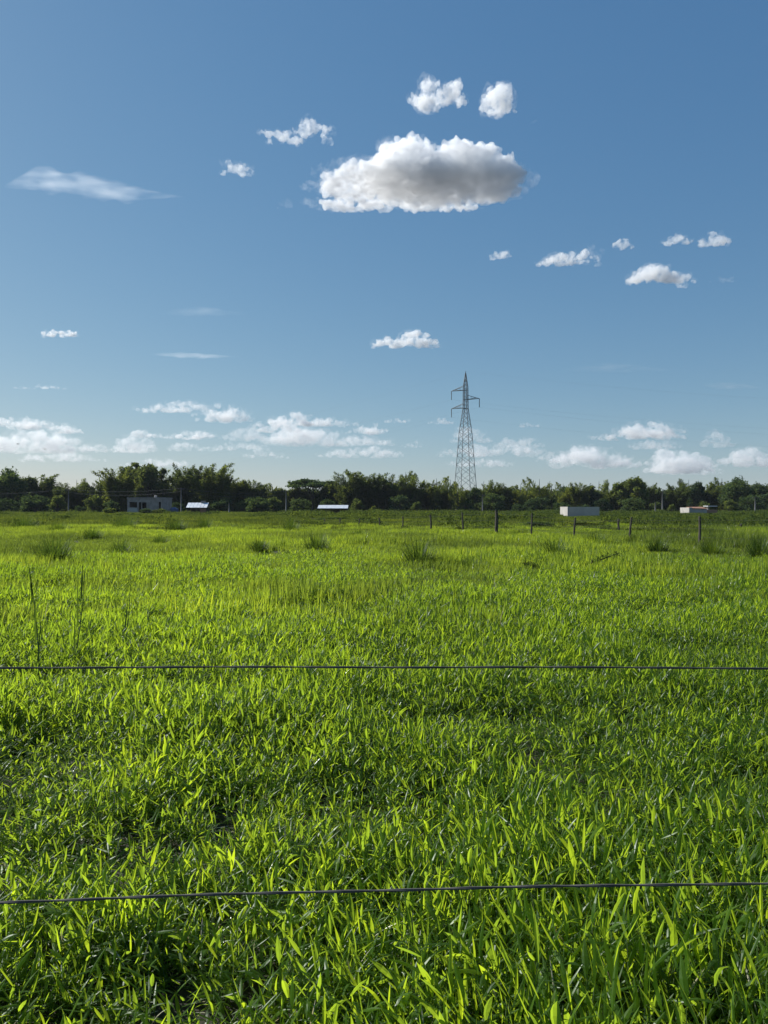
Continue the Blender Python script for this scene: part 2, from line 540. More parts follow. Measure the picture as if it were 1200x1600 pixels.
TUFTS = [  # px, base y, height px, width px, label
    (85, 893, 52, 62, 'dark spiky grass tussock, the largest at the left of the pasture'),
    (188, 878, 30, 26, 'slim upright grass tussock just right of the largest left tussock'),
    (348, 893, 20, 34, 'low dark tussock alone in the bright grass left of centre'),
    (405, 870, 26, 34, 'pale small tussock just left of the spreading one left of centre'),
    (495, 870, 34, 52, 'spreading tussock with a dark foot left of centre, mid pasture'),
    (655, 893, 48, 62, 'broad tussock with tall pale blades, centre of the pasture'),
    (735, 897, 24, 70, 'wide flattened tussock right beside the broad central one'),
    (868, 882, 42, 42, 'upright bright topped tussock left of the leafy fallen branches'),
    (1028, 868, 24, 44, 'pale low tussock in front of the fence, above the right fallen branch'),
    (1187, 880, 44, 50, 'spiky tussock cut by the right edge of the picture'),
    (455, 838, 26, 34, 'bushy tussock left of the first posts of the far fence'),
    (38, 834, 24, 56, 'dark wide tussock near the left edge at the far end of the pasture'),
    (92, 838, 20, 40, 'small tussock beside the dark wide one at the far left'),
    (196, 833, 24, 60, 'dark wide tussock below the grey unfinished house'),
    (275, 834, 20, 48, 'low dull tussock between the grey house and the bright shed'),
    (930, 858, 24, 46, 'pale flat tussock in front of the fence right of the upright bright topped one'), (145, 848, 20, 40, 'small tussock above the slim one at the left'),
    (560, 850, 20, 40, 'small tussock in front of the first far fence posts'), (250, 858, 20, 40, 'low tussock alone between left and centre'), (1112, 874, 26, 50, 'wide tussock below the post nearest the right edge'),
    (320, 833, 22, 26, 'small round dark tussock below the shed with the bright roof'),
]
for i, (px, by, hp, wp, lab) in enumerate(TUFTS):
    g = ground(px, by - 4)
    m_px = g.y / F
    o = obj('grass_tussock', tussock_mesh(100 + i, hp * m_px * 1.15, wp * m_px))
    o.location = (g.x, g.y, terrain(g.x, g.y))
    o.rotation_euler = (0, 0, i * 1.7)
    tag(o, lab, 'tussock', 'tussocks standing in the pasture')
random.seed(21)

# ------------------------------------------------------------------ tall flowering stalks at the left, by the wire
def stalk(px0, py0, px1, py1, Y, label, dark=True, leaves=4, thick=0.006):
    b = at(px0, py0, Y); t = at(px1, py1, Y)
    b.z = terrain(b.x, b.y)
    root = empty('tall_grass_stalk', b)
    tag(root, label, 'grass stalk', 'tall stalks at the left')
    v = t - b
    mb = MB()
    pts = [v * k + Vector((0.02 * math.sin(k * 3), 0, 0)) for k in (0, .25, .5, .75, 1)]
    mb.tube(pts, [thick, thick * .9, thick * .75, thick * .55, thick * .25], n=5)
    mb.build('stem', M['stem'], root)
    for k in range(leaves):
        f = 0.2 + 0.55 * k / max(1, leaves - 1)
        lb = MB()
        leaf(lb, v * f, math.pi / 2 + U(-0.6, 0.6) + (math.pi if k % 2 else 0), U(0.02, 0.12), v.length * U(0.3, 0.55), U(0.012, 0.02), U(0.0, 0.2), nseg=5, fold=0.3,
             prof=[0.8, 1, 0.9, 0.7, 0.4, 0])
        lb.build('blade', M['tuft'], root)
    hb = MB()
    for k in range(14):
        f = 0.8 + 0.2 * k / 13
        leaf(hb, v * f, U(0, 6.28), U(0.1, 0.35), U(0.03, 0.06), 0.004, 0, nseg=2, fold=0, prof=[.6, 1, 0])
    hb.build('seed_head', M['stem'], root)
stalk(62, 1060, 46, 892, 6.3, 'dark upright grass stalk, leftmost of three standing above the upper wire')
stalk(112, 1060, 132, 895, 6.6, 'dark grass stalk leaning right, middle of three above the upper wire', leaves=3)
stalk(192, 1055, 204, 885, 7.4, 'thin loose seeded stalk, rightmost of three above the upper wire', leaves=1, thick=0.005)
def straw():
    a = at(150, 1042, 6.4); b = at(192, 1010, 6.4)
    mb = MB(); mb.tube([(0, 0, 0), (b - a) * 0.5 + Vector((0, 0, .01)), b - a], [0.004, 0.0035, 0.002], n=5)
    o = mb.build('dry_straw', M['dry'], loc=a)
    tag(o, 'bleached dry straw slanting up beside the tall stalks at left', 'straw')
straw()

# leafy fallen branches on the right of the pasture
def branch(px0, py0, px1, py1, sag, label):
    a = ground(px0, py0); Y = a.y
    a.z = terrain(a.x, a.y)
    e = at(px1, py1, Y + 0.3)
    v = e - a
    root = empty('fallen_branch', a); tag(root, label, 'branch', 'leafy branches lying in the grass')
    mb = MB(); pts = []
    for k in range(7):
        t = k / 6
        pts.append(v * t + Vector((0, 0, 0.16 * (1 - t) + sag * math.sin(math.pi * t))))
    mb.tube(pts, [0.024 - 0.017 * k / 6 for k in range(7)], n=5)
    mb.build('wood', M['bark'], root)
    lb = MB()
    for k in range(240):
        t = U(0.1, 1)
        i = min(5, int(t * 6)); p = Vector(pts[i]).lerp(Vector(pts[i + 1]), t * 6 - i)
        p += Vector((random.gauss(0, .03), random.gauss(0, .05), random.gauss(0, .035)))
        leaf(lb, p, U(0, 6.28), U(0.4, 2.0), U(0.05, 0.10), 0.022, U(0, 0.5), nseg=2, fold=0, prof=[.4, 1, 0])
    lb.build('foliage', M['weed'], root)
branch(897, 897, 968, 864, 0.0, 'longest leafy branch rising to the right out of the grass')
branch(852, 900, 816, 880, 0.03, 'short dark twig slanting left, left of the longest branch')
branch(978, 900, 1042, 886, 0.05, 'low leafy branch lying flat, right of the longest branch')

# ------------------------------------------------------------------ the two near wires
def near_wire(y_left, y_mid, y_right, depth, r, label, twist):
    """wire at its depth: from px heights at x=0,600,1200 and on to both sides"""
    a = at(0, y_left, depth); c = at(1200, y_right, depth); m = at(600, y_mid, depth)
    half = c.x
    A = (a.z + c.z) / 2 - m.z
    B = (c.z - a.z) / 2
    pts = []
    n = 240
    for i in range(n + 1):
        x = -3.2 + 6.4 * i / n
        u = x / half
        uu = max(-1.6, min(1.6, u))
        z = m.z + A * uu * uu + B * uu + (u - uu) * (2 * A * uu + B) + 0.0012 * noise.noise(Vector((x * 5, r * 900, 1)))
        pts.append(Vector((x, depth + 0.0015 * noise.noise(Vector((x * 4, 7, r * 1000))), z)))
    mb = MB()
    strands = 2
    for s in range(strands):
        sp = []
        for p in pts:
            an = p.x * twist + s * math.pi
            sp.append(p + Vector((0, math.cos(an), math.sin(an))) * r * 0.42)
        mb.tube(sp, r * 0.66, n=6)
    o = mb.build('fence_wire', M['wire'], smooth=True)
    tag(o, label, 'wire', 'near fence wires')
near_wire(1043.5, 1042.5, 1044.5, 0.95, 0.0014, 'upper dark taut fence wire crossing the whole picture', 30)
near_wire(1410, 1391, 1381, 0.95, 0.0018, 'lower twisted fence wire rising slightly to the right through the foreground', 38)

# ------------------------------------------------------------------ far fences
def post_mesh(h, r, seed):
    mb = MB()
    k = 5
    pts = [(0.02 * math.sin(seed + i), 0.02 * math.cos(seed * 2 + i), -0.1 + (h + 0.1) * i / k) for i in range(k + 1)]
    mb.tube(pts, [r * (1.05 - 0.12 * i / k + 0.05 * math.sin(seed * 3 + i)) for i in range(k + 1)], n=7)
    return mb.mesh('post', (M['post'],))

def far_fence(posts, label, wire_h):
    """posts: px, top y, base y (None: distance given), width px"""
    root = empty('wire_fence', (0, 0, 0)); tag(root, label, 'fence')
    tops = []
    for i, (px, ty, Y, wp) in enumerate(posts):
        top = at(px, ty, Y)
        g = Vector((top.x, Y, terrain(top.x, Y)))
        h = top.z - g.z
        o = obj('post', post_mesh(h, wp * 0.78 * Y / F / 2, i + px), root)
        o.location = g
        o.rotation_euler = (U(-.02, .02), U(-.03, .03), 0)
        tops.append((g, h))
    for wh in wire_h:
        mb = MB()
        for (g0, h0), (g1, h1) in zip(tops, tops[1:]):
            p0 = g0 + Vector((0, -0.06, wh * min(h0, 1.4))); p1 = g1 + Vector((0, -0.06, wh * min(h1, 1.4)))
            mb.tube([p0.lerp(p1, t) - Vector((0, 0, 0.03 * math.sin(math.pi * t))) for t in (0, .25, .5, .75, 1)], 0.003, n=3, cap=False)
        mb.build('wire', M['wire'], root)
    return root
far_fence([(507, 811, 61, 2.6), (531, 810, 57, 3), (561, 810, 54, 2.6), (593, 809, 51, 3), (629, 807, 48, 3), (673, 804, 44.5, 3.6),
           (723, 801, 41, 3.6), (776, 797, 37.5, 7.0), (831, 802, 35, 3.8), (898, 809, 33, 4.2), (985, 808, 30, 4.4), (1093, 807, 27.5, 5.2), (1235, 806, 25, 6)],
          'line of dark wooden posts with thin wire receding from right to centre', (0.35, 0.62, 0.9))
far_fence([(835, 814, 56, 2.4), (899, 812, 50, 2.4), (967, 811, 44, 4), (1158, 819, 40, 4.2), (1300, 818, 38, 4)],
          'second sparser post fence standing behind the main line at right', (0.5, 0.85))

# ------------------------------------------------------------------ trees
def limb_path(a, b, wob, k=5):
    a = Vector(a); b = Vector(b)
    return [a.lerp(b, i / k) + (Vector((U(-wob, wob), U(-wob, wob), U(-wob, wob) * .5)) if 0 < i < k else Vector((0, 0, 0))) for i in range(k + 1)]

def make_bamboo(seed, n_culm=38, H=10.0, spread=1.5, leaves=400):
    """a clump of arching culms with drooping leaf sprays"""
    random.seed(seed)
    cm, lm = MB(), MB()
    for c in range(n_culm):
        az = U(0, 6.283); rr = U(0.1, spread)
        out = Vector((math.cos(az), math.sin(az), 0))
        L = H * U(0.5, 1.04) * (1.03 - 0.18 * rr / spread)
        lean = U(0.01, 0.19); arch = U(0.04, 0.30)
        def P(t):
            return out * (rr + L * (lean * t + arch * t ** 4)) + Vector((0, 0, L * (t - 0.38 * arch * t ** 5)))
        cm.tube([P(i / 6) for i in range(7)], [0.06 * (1 - 0.85 * i / 6) for i in range(7)], n=4, cap=False)
        for k in range(leaves):
            t = 0.18 + 0.82 * U(0, 1) ** 0.75
            sp = 0.13 + 0.62 * (1 - t) ** 0.8
            p = P(t) + Vector((random.gauss(0, sp), random.gauss(0, sp), random.gauss(0, sp * 0.6) - 0.15))
            if p.z < 0.1: p.z = U(0.1, 1.5)
            leaf(lm, p, az + U(-2, 2), U(0.7, 2.2), U(0.3, 0.65), U(0.12, 0.22), U(0, 0.8), nseg=2, fold=0, prof=[.5, 1, 0])
    return cm.mesh('culms', (M['culm'],)), lm.mesh('bamboo_foliage', (M['bamboo'],))

def make_broad(seed, H=9.0, W=7.0, lobes=17, leaves=5200, mat='broad', base=0.28, flat=False, size=0.24):
    random.seed(seed)
    tm, lm = MB(), MB()
    th = H * base
    tm.tube(limb_path((0, 0, -0.2), (U(-.3, .3), U(-.3, .3), th), 0.08), [0.26, 0.22, 0.19, 0.17, 0.16, 0.15], n=7)
    cs, rs = [], []
    for k in range(lobes):
        az = U(0, 6.283); r = (U(0, 1) ** 0.6) * W * (0.36 if flat else 0.31)
        f = r / (W * (0.36 if flat else 0.31))
        if flat:
            z = H * U(0.80, 0.93) - 0.10 * H * f
            rad = (W * U(0.12, 0.2), W * U(0.12, 0.2), H * U(0.035, 0.07))
        else:
            ztop = H * (0.93 - 0.30 * f * f)
            z = U(th * 0.7, ztop * .95) if U(0, 1) < 0.6 else ztop * U(0.88, 1)
            q = W * U(0.11, 0.19)
            rad = (q, q, q * U(0.85, 1.15))
        c = (r * math.cos(az), r * math.sin(az), z)
        cs.append(c); rs.append(rad)
        st = Vector((0, 0, th * U(0.7, 1.0)))
        tm.tube(limb_path(st, c, 0.15, 4), [0.10, 0.08, 0.06, 0.045, 0.03], n=5, cap=False)
    leaf_cloud(lm, cs, rs, leaves, size, flat=0.5 if flat else 0.2, shell=0.4)
    # stray sprays beyond the lobes so the outline is uneven
    leaf_cloud(lm, cs, [tuple(x * 1.28 for x in r) for r in rs], leaves // 7, size * 0.9, shell=0.8)
    return tm.mesh('trunk', (M['bark'],), smooth=True), lm.mesh('crown_foliage', (M[mat],))

def make_tall(seed, H=11.0):
    """a thin tall tree: bare stem, small separate foliage puffs"""
    random.seed(seed)
    tm, lm = MB(), MB()
    tm.tube(limb_path((0, 0, -.2), (0.3, 0, H * .93), 0.12, 6), [0.17, .15, .13, .11, .09, .06, .03], n=6)
    cs, rs = [], []
    for k in range(11):
        z = H * U(0.55, 0.98); az = U(0, 6.28); r = U(0.2, 1.6) * (1.25 - z / H)* 1.6
        c = (r * math.cos(az) + .25, r * math.sin(az), z); q = U(0.45, 0.9)
        cs.append(c); rs.append((q, q, q * .7))
        tm.tube(limb_path((0.2, 0, z * 0.86), c, 0.06, 3), [.05, .04, .03, .02], n=4, cap=False)
    leaf_cloud(lm, cs, rs, 1900, 0.2, shell=0.3)
    return tm.mesh('trunk', (M['bark'],), smooth=True), lm.mesh('crown_foliage', (M['broad2'],))

def make_feather(seed, H=6.0):
    """young tree with ascending pointed plumes"""
    random.seed(seed)
    tm, lm = MB(), MB()
    tm.tube(limb_path((0, 0, -.2), (0, 0, H * .9), 0.06, 5), [0.13, .11, .09, .07, .05, .02], n=6)
    for c in range(11):
        az = U(0, 6.28); z0 = H * U(0.12, 0.55); L = H * U(0.3, 0.52)
        d = Vector((math.cos(az) * 0.5, math.sin(az) * 0.5, 0.85))
        tm.tube([Vector((0, 0, z0)), Vector((0, 0, z0)) + d * L * .5, Vector((0, 0, z0)) + d * L], [.05, .03, .015], n=4, cap=False)
        for k in range(190):
            t = U(0.1, 1.05); w = 0.42 * (1.1 - t) + 0.07
            p = Vector((0, 0, z0)) + d * L * t + Vector((random.gauss(0, w), random.gauss(0, w), random.gauss(0, w)))
            leaf(lm, p, az + U(-1.5, 1.5), U(0.1, 1.4), U(0.22, 0.45), U(0.08, 0.15), U(0, .5), nseg=2, fold=0, prof=[.5, 1, 0])
    return tm.mesh('trunk', (M['bark'],), smooth=True), lm.mesh('crown_foliage', (M['bamboo'],))

PROTO = {
    'bamboo': [make_bamboo(s) for s in (1, 2, 3)],
    'broad': [make_broad(11, lobes=24, leaves=6500), make_broad(12, lobes=27, leaves=6500, mat='broad2'), make_broad(13, W=6.4, lobes=26, leaves=6500), make_broad(14, lobes=22, W=6, leaves=6000, mat='bamboo')],
    'round': [make_broad(21, H=8, W=8, lobes=26, base=0.2, leaves=6000)],
    'umbrella': [make_broad(31, H=8.5, W=9, lobes=16, leaves=3000, flat=True, base=0.45)],
    'tall': [make_tall(41), make_tall(42)],
    'feather': [make_feather(51), make_feather(52)],
    'shrub': [make_broad(61, H=4, W=5, lobes=18, leaves=3000, mat='broad', base=0.12, size=0.17), make_broad(62, H=4, W=5.5, lobes=20, leaves=3000, mat='broad', base=0.12, size=0.17),
              make_broad(63, H=4, W=4.6, lobes=16, leaves=2600, mat='bamboo', base=0.12, size=0.17)],
}
def extent(me):
    co = np.empty(len(me.vertices) * 3, np.float32); me.vertices.foreach_get('co', co); co = co.reshape(-1, 3)
    r = np.hypot(co[:, 0], co[:, 1])
    return float(np.percentile(co[:, 2], 99.3)), float(np.percentile(np.abs(co[:, 0]), 95)) * 2
WORDS = {'bamboo': ('bamboo_clump', 'feathery arching bamboo clump', 'bamboo'),
         'broad': ('broadleaf_tree', 'dark uneven broadleaf tree', 'tree'),
         'round': ('round_tree', 'dark dome shaped tree', 'tree'),
         'umbrella': ('umbrella_tree', 'flat topped spreading tree', 'tree'),
         'tall': ('slender_tree', 'slender tall tree with separate leaf puffs', 'tree'),
         'feather': ('plumed_tree', 'young tree with pointed upright plumes', 'tree'),
         'shrub': ('shrub', 'rounded dark shrub', 'shrub')}
# px of the middle, top y, width px, kind, depth
TREES = [
    (10, 736, 48, 'round', 196), (42, 747, 52, 'broad', 203), (78, 750, 50, 'broad', 208), (103, 757, 46, 'bamboo', 200), (132, 756, 52, 'broad', 206), (158, 752, 40, 'bamboo', 198),
    (188, 731, 66, 'bamboo', 188), (214, 723, 34, 'tall', 196), (232, 728, 66, 'broad', 194), (254, 733, 40, 'tall', 200),
    (290, 730, 70, 'bamboo', 190), (325, 728, 62, 'bamboo', 187), (352, 748, 50, 'bamboo', 198), (378, 753, 56, 'broad', 202), (408, 759, 56, 'broad', 204), (436, 764, 50, 'broad', 200),
    (462, 763, 44, 'broad', 206), (488, 749, 58, 'umbrella', 204), (516, 755, 54, 'broad', 200), (545, 741, 54, 'bamboo', 193), (569, 740, 46, 'bamboo', 197), (596, 750, 44, 'bamboo', 201),
    (622, 744, 50, 'bamboo', 195), (648, 746, 40, 'feather', 194), (668, 754, 44, 'bamboo', 200), (694, 756, 44, 'bamboo', 190), (716, 754, 40, 'feather', 186), (742, 763, 50, 'broad', 192), (768, 759, 44, 'bamboo', 199),
    (792, 764, 44, 'broad', 203), (813, 755, 36, 'feather', 194), (843, 747, 34, 'feather', 196), (862, 758, 40, 'feather', 200), (890, 764, 54, 'broad', 205), (922, 760, 52, 'broad', 201), (950, 760, 44, 'feather', 199),
    (972, 754, 52, 'broad', 197), (994, 747, 56, 'broad', 195), (1030, 770, 50, 'broad', 203), (1060, 757, 56, 'bamboo', 198), (1090, 755, 52, 'broad', 200), (1117, 756, 40, 'feather', 203), (1150, 749, 52, 'round', 195),
    (556, 736, 26, 'feather', 199), (608, 742, 26, 'feather', 197), (634, 738, 26, 'feather', 200), (682, 746, 26, 'feather', 196), (704, 748, 26, 'feather', 200), (756, 752, 26, 'feather', 195), (828, 750, 24, 'feather', 200),
    (880, 754, 26, 'feather', 203), (936, 752, 24, 'feather', 204), (1076, 750, 26, 'feather', 204), (1128, 748, 22, 'feather', 206), (342, 733, 30, 'bamboo', 192), (270, 738, 30, 'feather', 199), (172, 740, 30, 'feather', 200),
    (120, 750, 30, 'feather', 203), (60, 744, 34, 'bamboo', 206), (395, 752, 36, 'bamboo', 200), (425, 757, 30, 'feather', 203), (530, 748, 34, 'bamboo', 199), (580, 742, 34, 'bamboo', 195), (905, 756, 34, 'bamboo', 200), (1010, 757, 36, 'bamboo', 201), (1165, 755, 34, 'bamboo', 204), (782, 757, 30, 'bamboo', 198),
    (1182, 757, 50, 'broad', 199), (1215, 752, 60, 'broad', 197), (-30, 748, 60, 'broad', 204), (1260, 756, 60, 'broad', 202),
]
SHRUBS = [(20, 772), (55, 776), (95, 771), (122, 779), (150, 776), (172, 784), (268, 783), (345, 778), (370, 776), (400, 773), (430, 777), (478, 777), (520, 776), (556, 774), (590, 779), (620, 776), (655, 775),
          (690, 778), (728, 770), (775, 771), (806, 776), (838, 772), (870, 779), (905, 781), (945, 777), (985, 772), (1020, 779), (1052, 776), (1098, 780), (1135, 774), (1170, 777), (1205, 775)]
ANCH = [('the lattice pylon', 727), ('the grey unfinished house', 234), ('the long white roofed shelter', 520), ('the long grey block building', 903)]
def ordinal(n):
    return ['nearest', 'second', 'third', 'fourth', 'fifth', 'sixth', 'seventh', 'eighth', 'ninth', 'tenth', 'eleventh', 'twelfth', 'thirteenth'][n]

def place_trees():
    allt = [(px, ty, w, k, Y) for px, ty, w, k, Y in TREES]
    for i, (px, ty) in enumerate(SHRUBS):
        allt.append((px + U(-9, 9), ty + U(-3, 13), U(26, 56), 'shrub', U(176, 190)))
    xs = sorted(allt[:len(TREES)], key=lambda t: t[0])
    rr = random.Random(4)
    for p, q in zip(xs, xs[1:]):
        if q[0] - p[0] > 21:
            allt.append(((p[0] + q[0]) / 2 + rr.uniform(-3, 3), max(p[1], q[1]) + rr.uniform(1, 7), 36, rr.choice(('broad', 'bamboo', 'broad')), rr.uniform(200, 209)))
    labels = {}
    bykind = {}
    for t in allt: bykind.setdefault(t[3], []).append(t)
    for kind, ts in bykind.items():
        groups = {}
        for t in ts:
            a = min(ANCH, key=lambda q: abs(q[1] - t[0]))
            side = 'left' if t[0] < a[1] else 'right'
            groups.setdefault((a, side), []).append(t)
        for (a, side), g in groups.items():
            g.sort(key=lambda t: abs(t[0] - a[1]))
            for n, t in enumerate(g):
                if len(g) == 1: s = 'only one %s of %s' % (side, a[0])
                elif n == 0: s = 'nearest %s of %s' % (side, a[0])
                else: s = '%s %s of %s' % (ordinal(n), side, a[0])
                if len(ts) == 1: s = 'standing %s of %s' % (side, a[0])
                labels[id(t)] = WORDS[kind][1] + ', ' + s
    for i, t in enumerate(allt):
        px, ty, wpx, kind, Y = t
        top = at(px, ty, Y)
        name, _, cat = WORDS[kind]
        root = empty(name, (top.x, Y, -0.05), U(0, 6.28))
        tm, lm = random.choice(PROTO[kind])
        bh, bw = extent(lm)
        hz = top.z / bh
        wx = wpx * Y / F / bw * 1.15
        wx = min(max(wx, hz * 0.6), hz * (1.5 if kind in ('umbrella', 'shrub') else 1.12))
        root.scale = (wx, wx, hz)
        tag(root, labels[id(t)], cat, 'the tree line behind the pasture' if kind != 'shrub' else 'shrubs at the foot of the tree line')
        obj('culms' if kind == 'bamboo' else 'trunk', tm, root)
        obj('crown', lm, root)
place_trees()

def woodland():
    """the unbroken wood behind the single trees"""
    protos = []
    for s in range(4):
        mb = MB()
        cs = [(U(-2.6, 2.6), U(-2, 2), U(0.7, 4.6)) for k in range(16)]
        rs = [(U(.7, 1.3),) * 3 for k in cs]
        leaf_cloud(mb, cs, rs, 2200, 0.28, shell=0.3)
        protos.append(bpy.data.objects.new('wood_crown', mb.mesh('wood_crown', (M['broad' if s % 2 else 'broad2'],))))
    c = collection_of('wood_crowns', protos)
    P, Rr, S, I = [], [], [], []
    for row, Y in enumerate((212, 222, 234, 248)):
        x = -170
        while x < 170:
            x += U(2.6, 4.4)
            P.append((x, Y + U(-4, 4), 0)); Rr.append((0, 0, U(0, 6.28)))
            s = U(0.9, 1.25); S.append((s, s, s * U(0.75, 1.15) * (1 + 0.05 * row))); I.append(random.randrange(4))
    o = scatter('woodland', P, Rr, S, I, c)
    tag(o, 'dark continuous wood filling the background behind the tree line', 'woodland', kind='stuff')
woodland()

# distinct low bushes at the pasture's far edge
def bushes():
    spots = [(640, 799, 26, 'low green bush on the pasture edge left of the pylon'), (560, 800, 30, 'low wide bush right of the long white roofed shelter'),
             (470, 799, 40, 'low green bush mound left of the long white roofed shelter'), (835, 803, 44, 'dull dark bush left of the long grey block building'),
             (960, 805, 46, 'low bush mound right of the long grey block building'), (172, 794, 18, 'pale rounded bush just left of the grey unfinished house'),
             (1140, 803, 40, 'low bush right of the small ruined house'), (228, 794.5, 20, 'low bush before the left half of the grey unfinished house'), (250, 795, 18, 'low bush before the right half of the grey unfinished house'), (520, 812, 40, 'dark low bush behind the first far fence posts'),
             (840, 822, 50, 'dark sprawling bush between two posts right of the thick post'), (912, 822, 44, 'dark sprawling bush right of the other low dark one')]
    for i, (px, ty, w, lab) in enumerate(spots):
        Y = 150 if ty < 806 else (75 if ty < 815 else 52)
        top = at(px, ty, Y)
        root = empty('low_bush', (top.x, Y, -0.05), U(0, 6))
        tm, lm = PROTO['shrub'][i % 3]
        bh, bw = extent(lm)
        h = max(0.5, top.z); s = w * Y / F / bw
        root.scale = (s, s, h / bh)
        tag(root, lab, 'bush', 'low bushes in the rough pasture')
        obj('stem', tm, root); obj('foliage', lm, root)
bushes()

# ------------------------------------------------------------------ buildings
def grey_house():
    Y = 168
    a = at(207, 800, Y); b = at(262, 800, Y); top = at(207, 777.5, Y).z
    W = b.x - a.x; D = 6.0; H = top
    root = empty('unfinished_house', ((a.x + b.x) / 2, Y, 0), R(-4))
    tag(root, 'grey unfinished block house with flat roof and dark openings before the bamboo', 'house')
    # front wall built round its openings
    ops = [(-W * .44, -W * .22, 1.35, 2.55), (-W * .17, -W * .10, 0.05, 2.55), (-W * .08, W * .05, 1.15, 2.5), (W * .40, W * .46, 0.05, 2.6)]
    xs = [-W / 2] + [v for o in ops for v in o[:2]] + [W / 2]
    for i in range(0, len(xs), 2):
        mb = MB(); mb.box(((xs[i] + xs[i + 1]) / 2, -D / 2, (H - 0.25) / 2), (xs[i + 1] - xs[i], 0.2, H - 0.25))
        mb.build('wall', M['block'], root)
    for (x0, x1, z0, z1) in ops:
        if z0 > 0.2:
            mb = MB(); mb.box(((x0 + x1) / 2, -D / 2, z0 / 2), (x1 - x0, 0.2, z0)); mb.build('wall', M['render'] if z0 == 1.35 else M['block'], root)
        mb = MB(); mb.box(((x0 + x1) / 2, -D / 2, (z1 + H - 0.25) / 2), (x1 - x0, 0.2, H - 0.25 - z1))
        mb.build('lintel', M['block'], root)
        s = MB(); s.box(((x0 + x1) / 2, -D / 2 - 0.06, z0 - 0.04), (x1 - x0 + 0.2, 0.12, 0.08)); s.build('window_sill' if z0 > .2 else 'threshold', M['render'], root)
    for n, (c, s) in enumerate((((-W / 2 + .1, 0.1, (H - .25) / 2), (.2, D - .2, H - .25)), ((W / 2 - .1, 0.1, (H - .25) / 2), (.2, D - .2, H - .25)), ((0, D / 2, (H - .25) / 2), (W - .4, .2, H - .25)))):
        mb = MB(); mb.box(c, s); mb.build('wall', M['block'], root)
    mb = MB(); mb.box((0, 0, H - 0.12), (W + 0.16, D + 0.4, 0.24)); mb.build('roof_slab', M['block'], root)
    mb = MB(); mb.box((0, 1.2, (H - .3) / 2), (W - .5, .15, H - .3)); mb.build('shade_backing', M['dark'], root)  # black sheet standing in for the shade seen through the openings
    mb = MB(); mb.tube([(W * .14, 0.5, H), (W * .14, .5, H + .45), (W * .14, .5, H + .5)], [.32, .32, .18], n=10); mb.build('water_tank', M['render'], root, smooth=False)
    mb = MB(); mb.box((-W / 2 + W * .16, -D / 2 - .2, .55), (W * .3, .12, 1.1)); mb.build('parapet', M['render'], root)
grey_house()

def tin_shed():
    Y = 160
    a = at(294, 800, Y); b = at(326, 800, Y)
    W = b.x - a.x; ze = at(300, 793, Y).z; zr = at(300, 785.5, Y + 2.2).z
    root = empty('tin_roofed_shed', ((a.x + b.x) / 2, Y, 0), R(3))
    tag(root, 'small wooden shed with a bright reflecting tin roof beside the grey house', 'shed')
    D = 3.6
    for k, x in enumerate((-W / 2 + .2, -0.1, W / 2 - .2)):
        mb = MB(); mb.box((x, -D / 2 + .2, ze / 2 - 0.03), (.14, .14, ze - .06)); mb.build('post', M['plank'], root)
    mb = MB(); mb.box((0, D / 2 - .2, ze / 2), (W - .3, .1, ze)); mb.build('back_wall', M['plank'], root)
    mb = MB(); mb.box((-W / 2 + .35, -.1, ze / 2 - .05), (.1, D - .9, ze - .1)); mb.build('side_wall', M['plank'], root)
    mb = MB(); mb.box((W * .3, -D / 2 + .45, ze / 2 - .1), (W * .32, .1, ze - .2)); mb.build('front_panel', M['brickwall'], root)
    # corrugated sheets, front and back slope
    n = 6
    for side in (0, 1):
        for s in range(n):
            mb = MB(); vv = []; ff = []
            x0 = -W / 2 + W * s / n; k = 9
            for j in range(k + 1):
                x = x0 + W / n * j / k
                off = 0.018 * math.cos(j * math.pi)
                y0, z0 = (-D / 2 - .3, ze) if side == 0 else (D / 2 + .2, ze + .05)
                vv += [(x, y0, z0 + off), (x, 0.25, zr + off), (x, y0, z0 + off - .012), (x, 0.25, zr + off - .012)]
            for j in range(k):
                b0 = j * 4; b1 = b0 + 4
                ff += [(b0, b1, b1 + 1, b0 + 1), (b0 + 2, b0 + 3, b1 + 3, b1 + 2), (b0, b0 + 2, b1 + 2, b1), (b0 + 1, b1 + 1, b1 + 3, b0 + 3)]
            mb.add(vv, ff); mb.build('roof_sheet', M['tin'], root)
    mb = MB(); mb.box((W * .22, .3, zr + .2), (.9, .5, .4)); mb.build('chimney', M['block'], root)
tin_shed()

def blue_tank():
    c = at(272, 797, 166)
    mb = MB(); mb.tube([(0, 0, 0), (0, 0, 0.15), (0, 0, 1.0), (0, 0, 1.3), (0, 0, 1.42)], [.85, .95, .95, .6, .3], n=16)
    o = mb.build('water_barrel', M['bluetank'], loc=(c.x, 166, 0.0))
    tag(o, 'dark blue water tank between the grey house and the bright shed', 'water tank')
blue_tank()

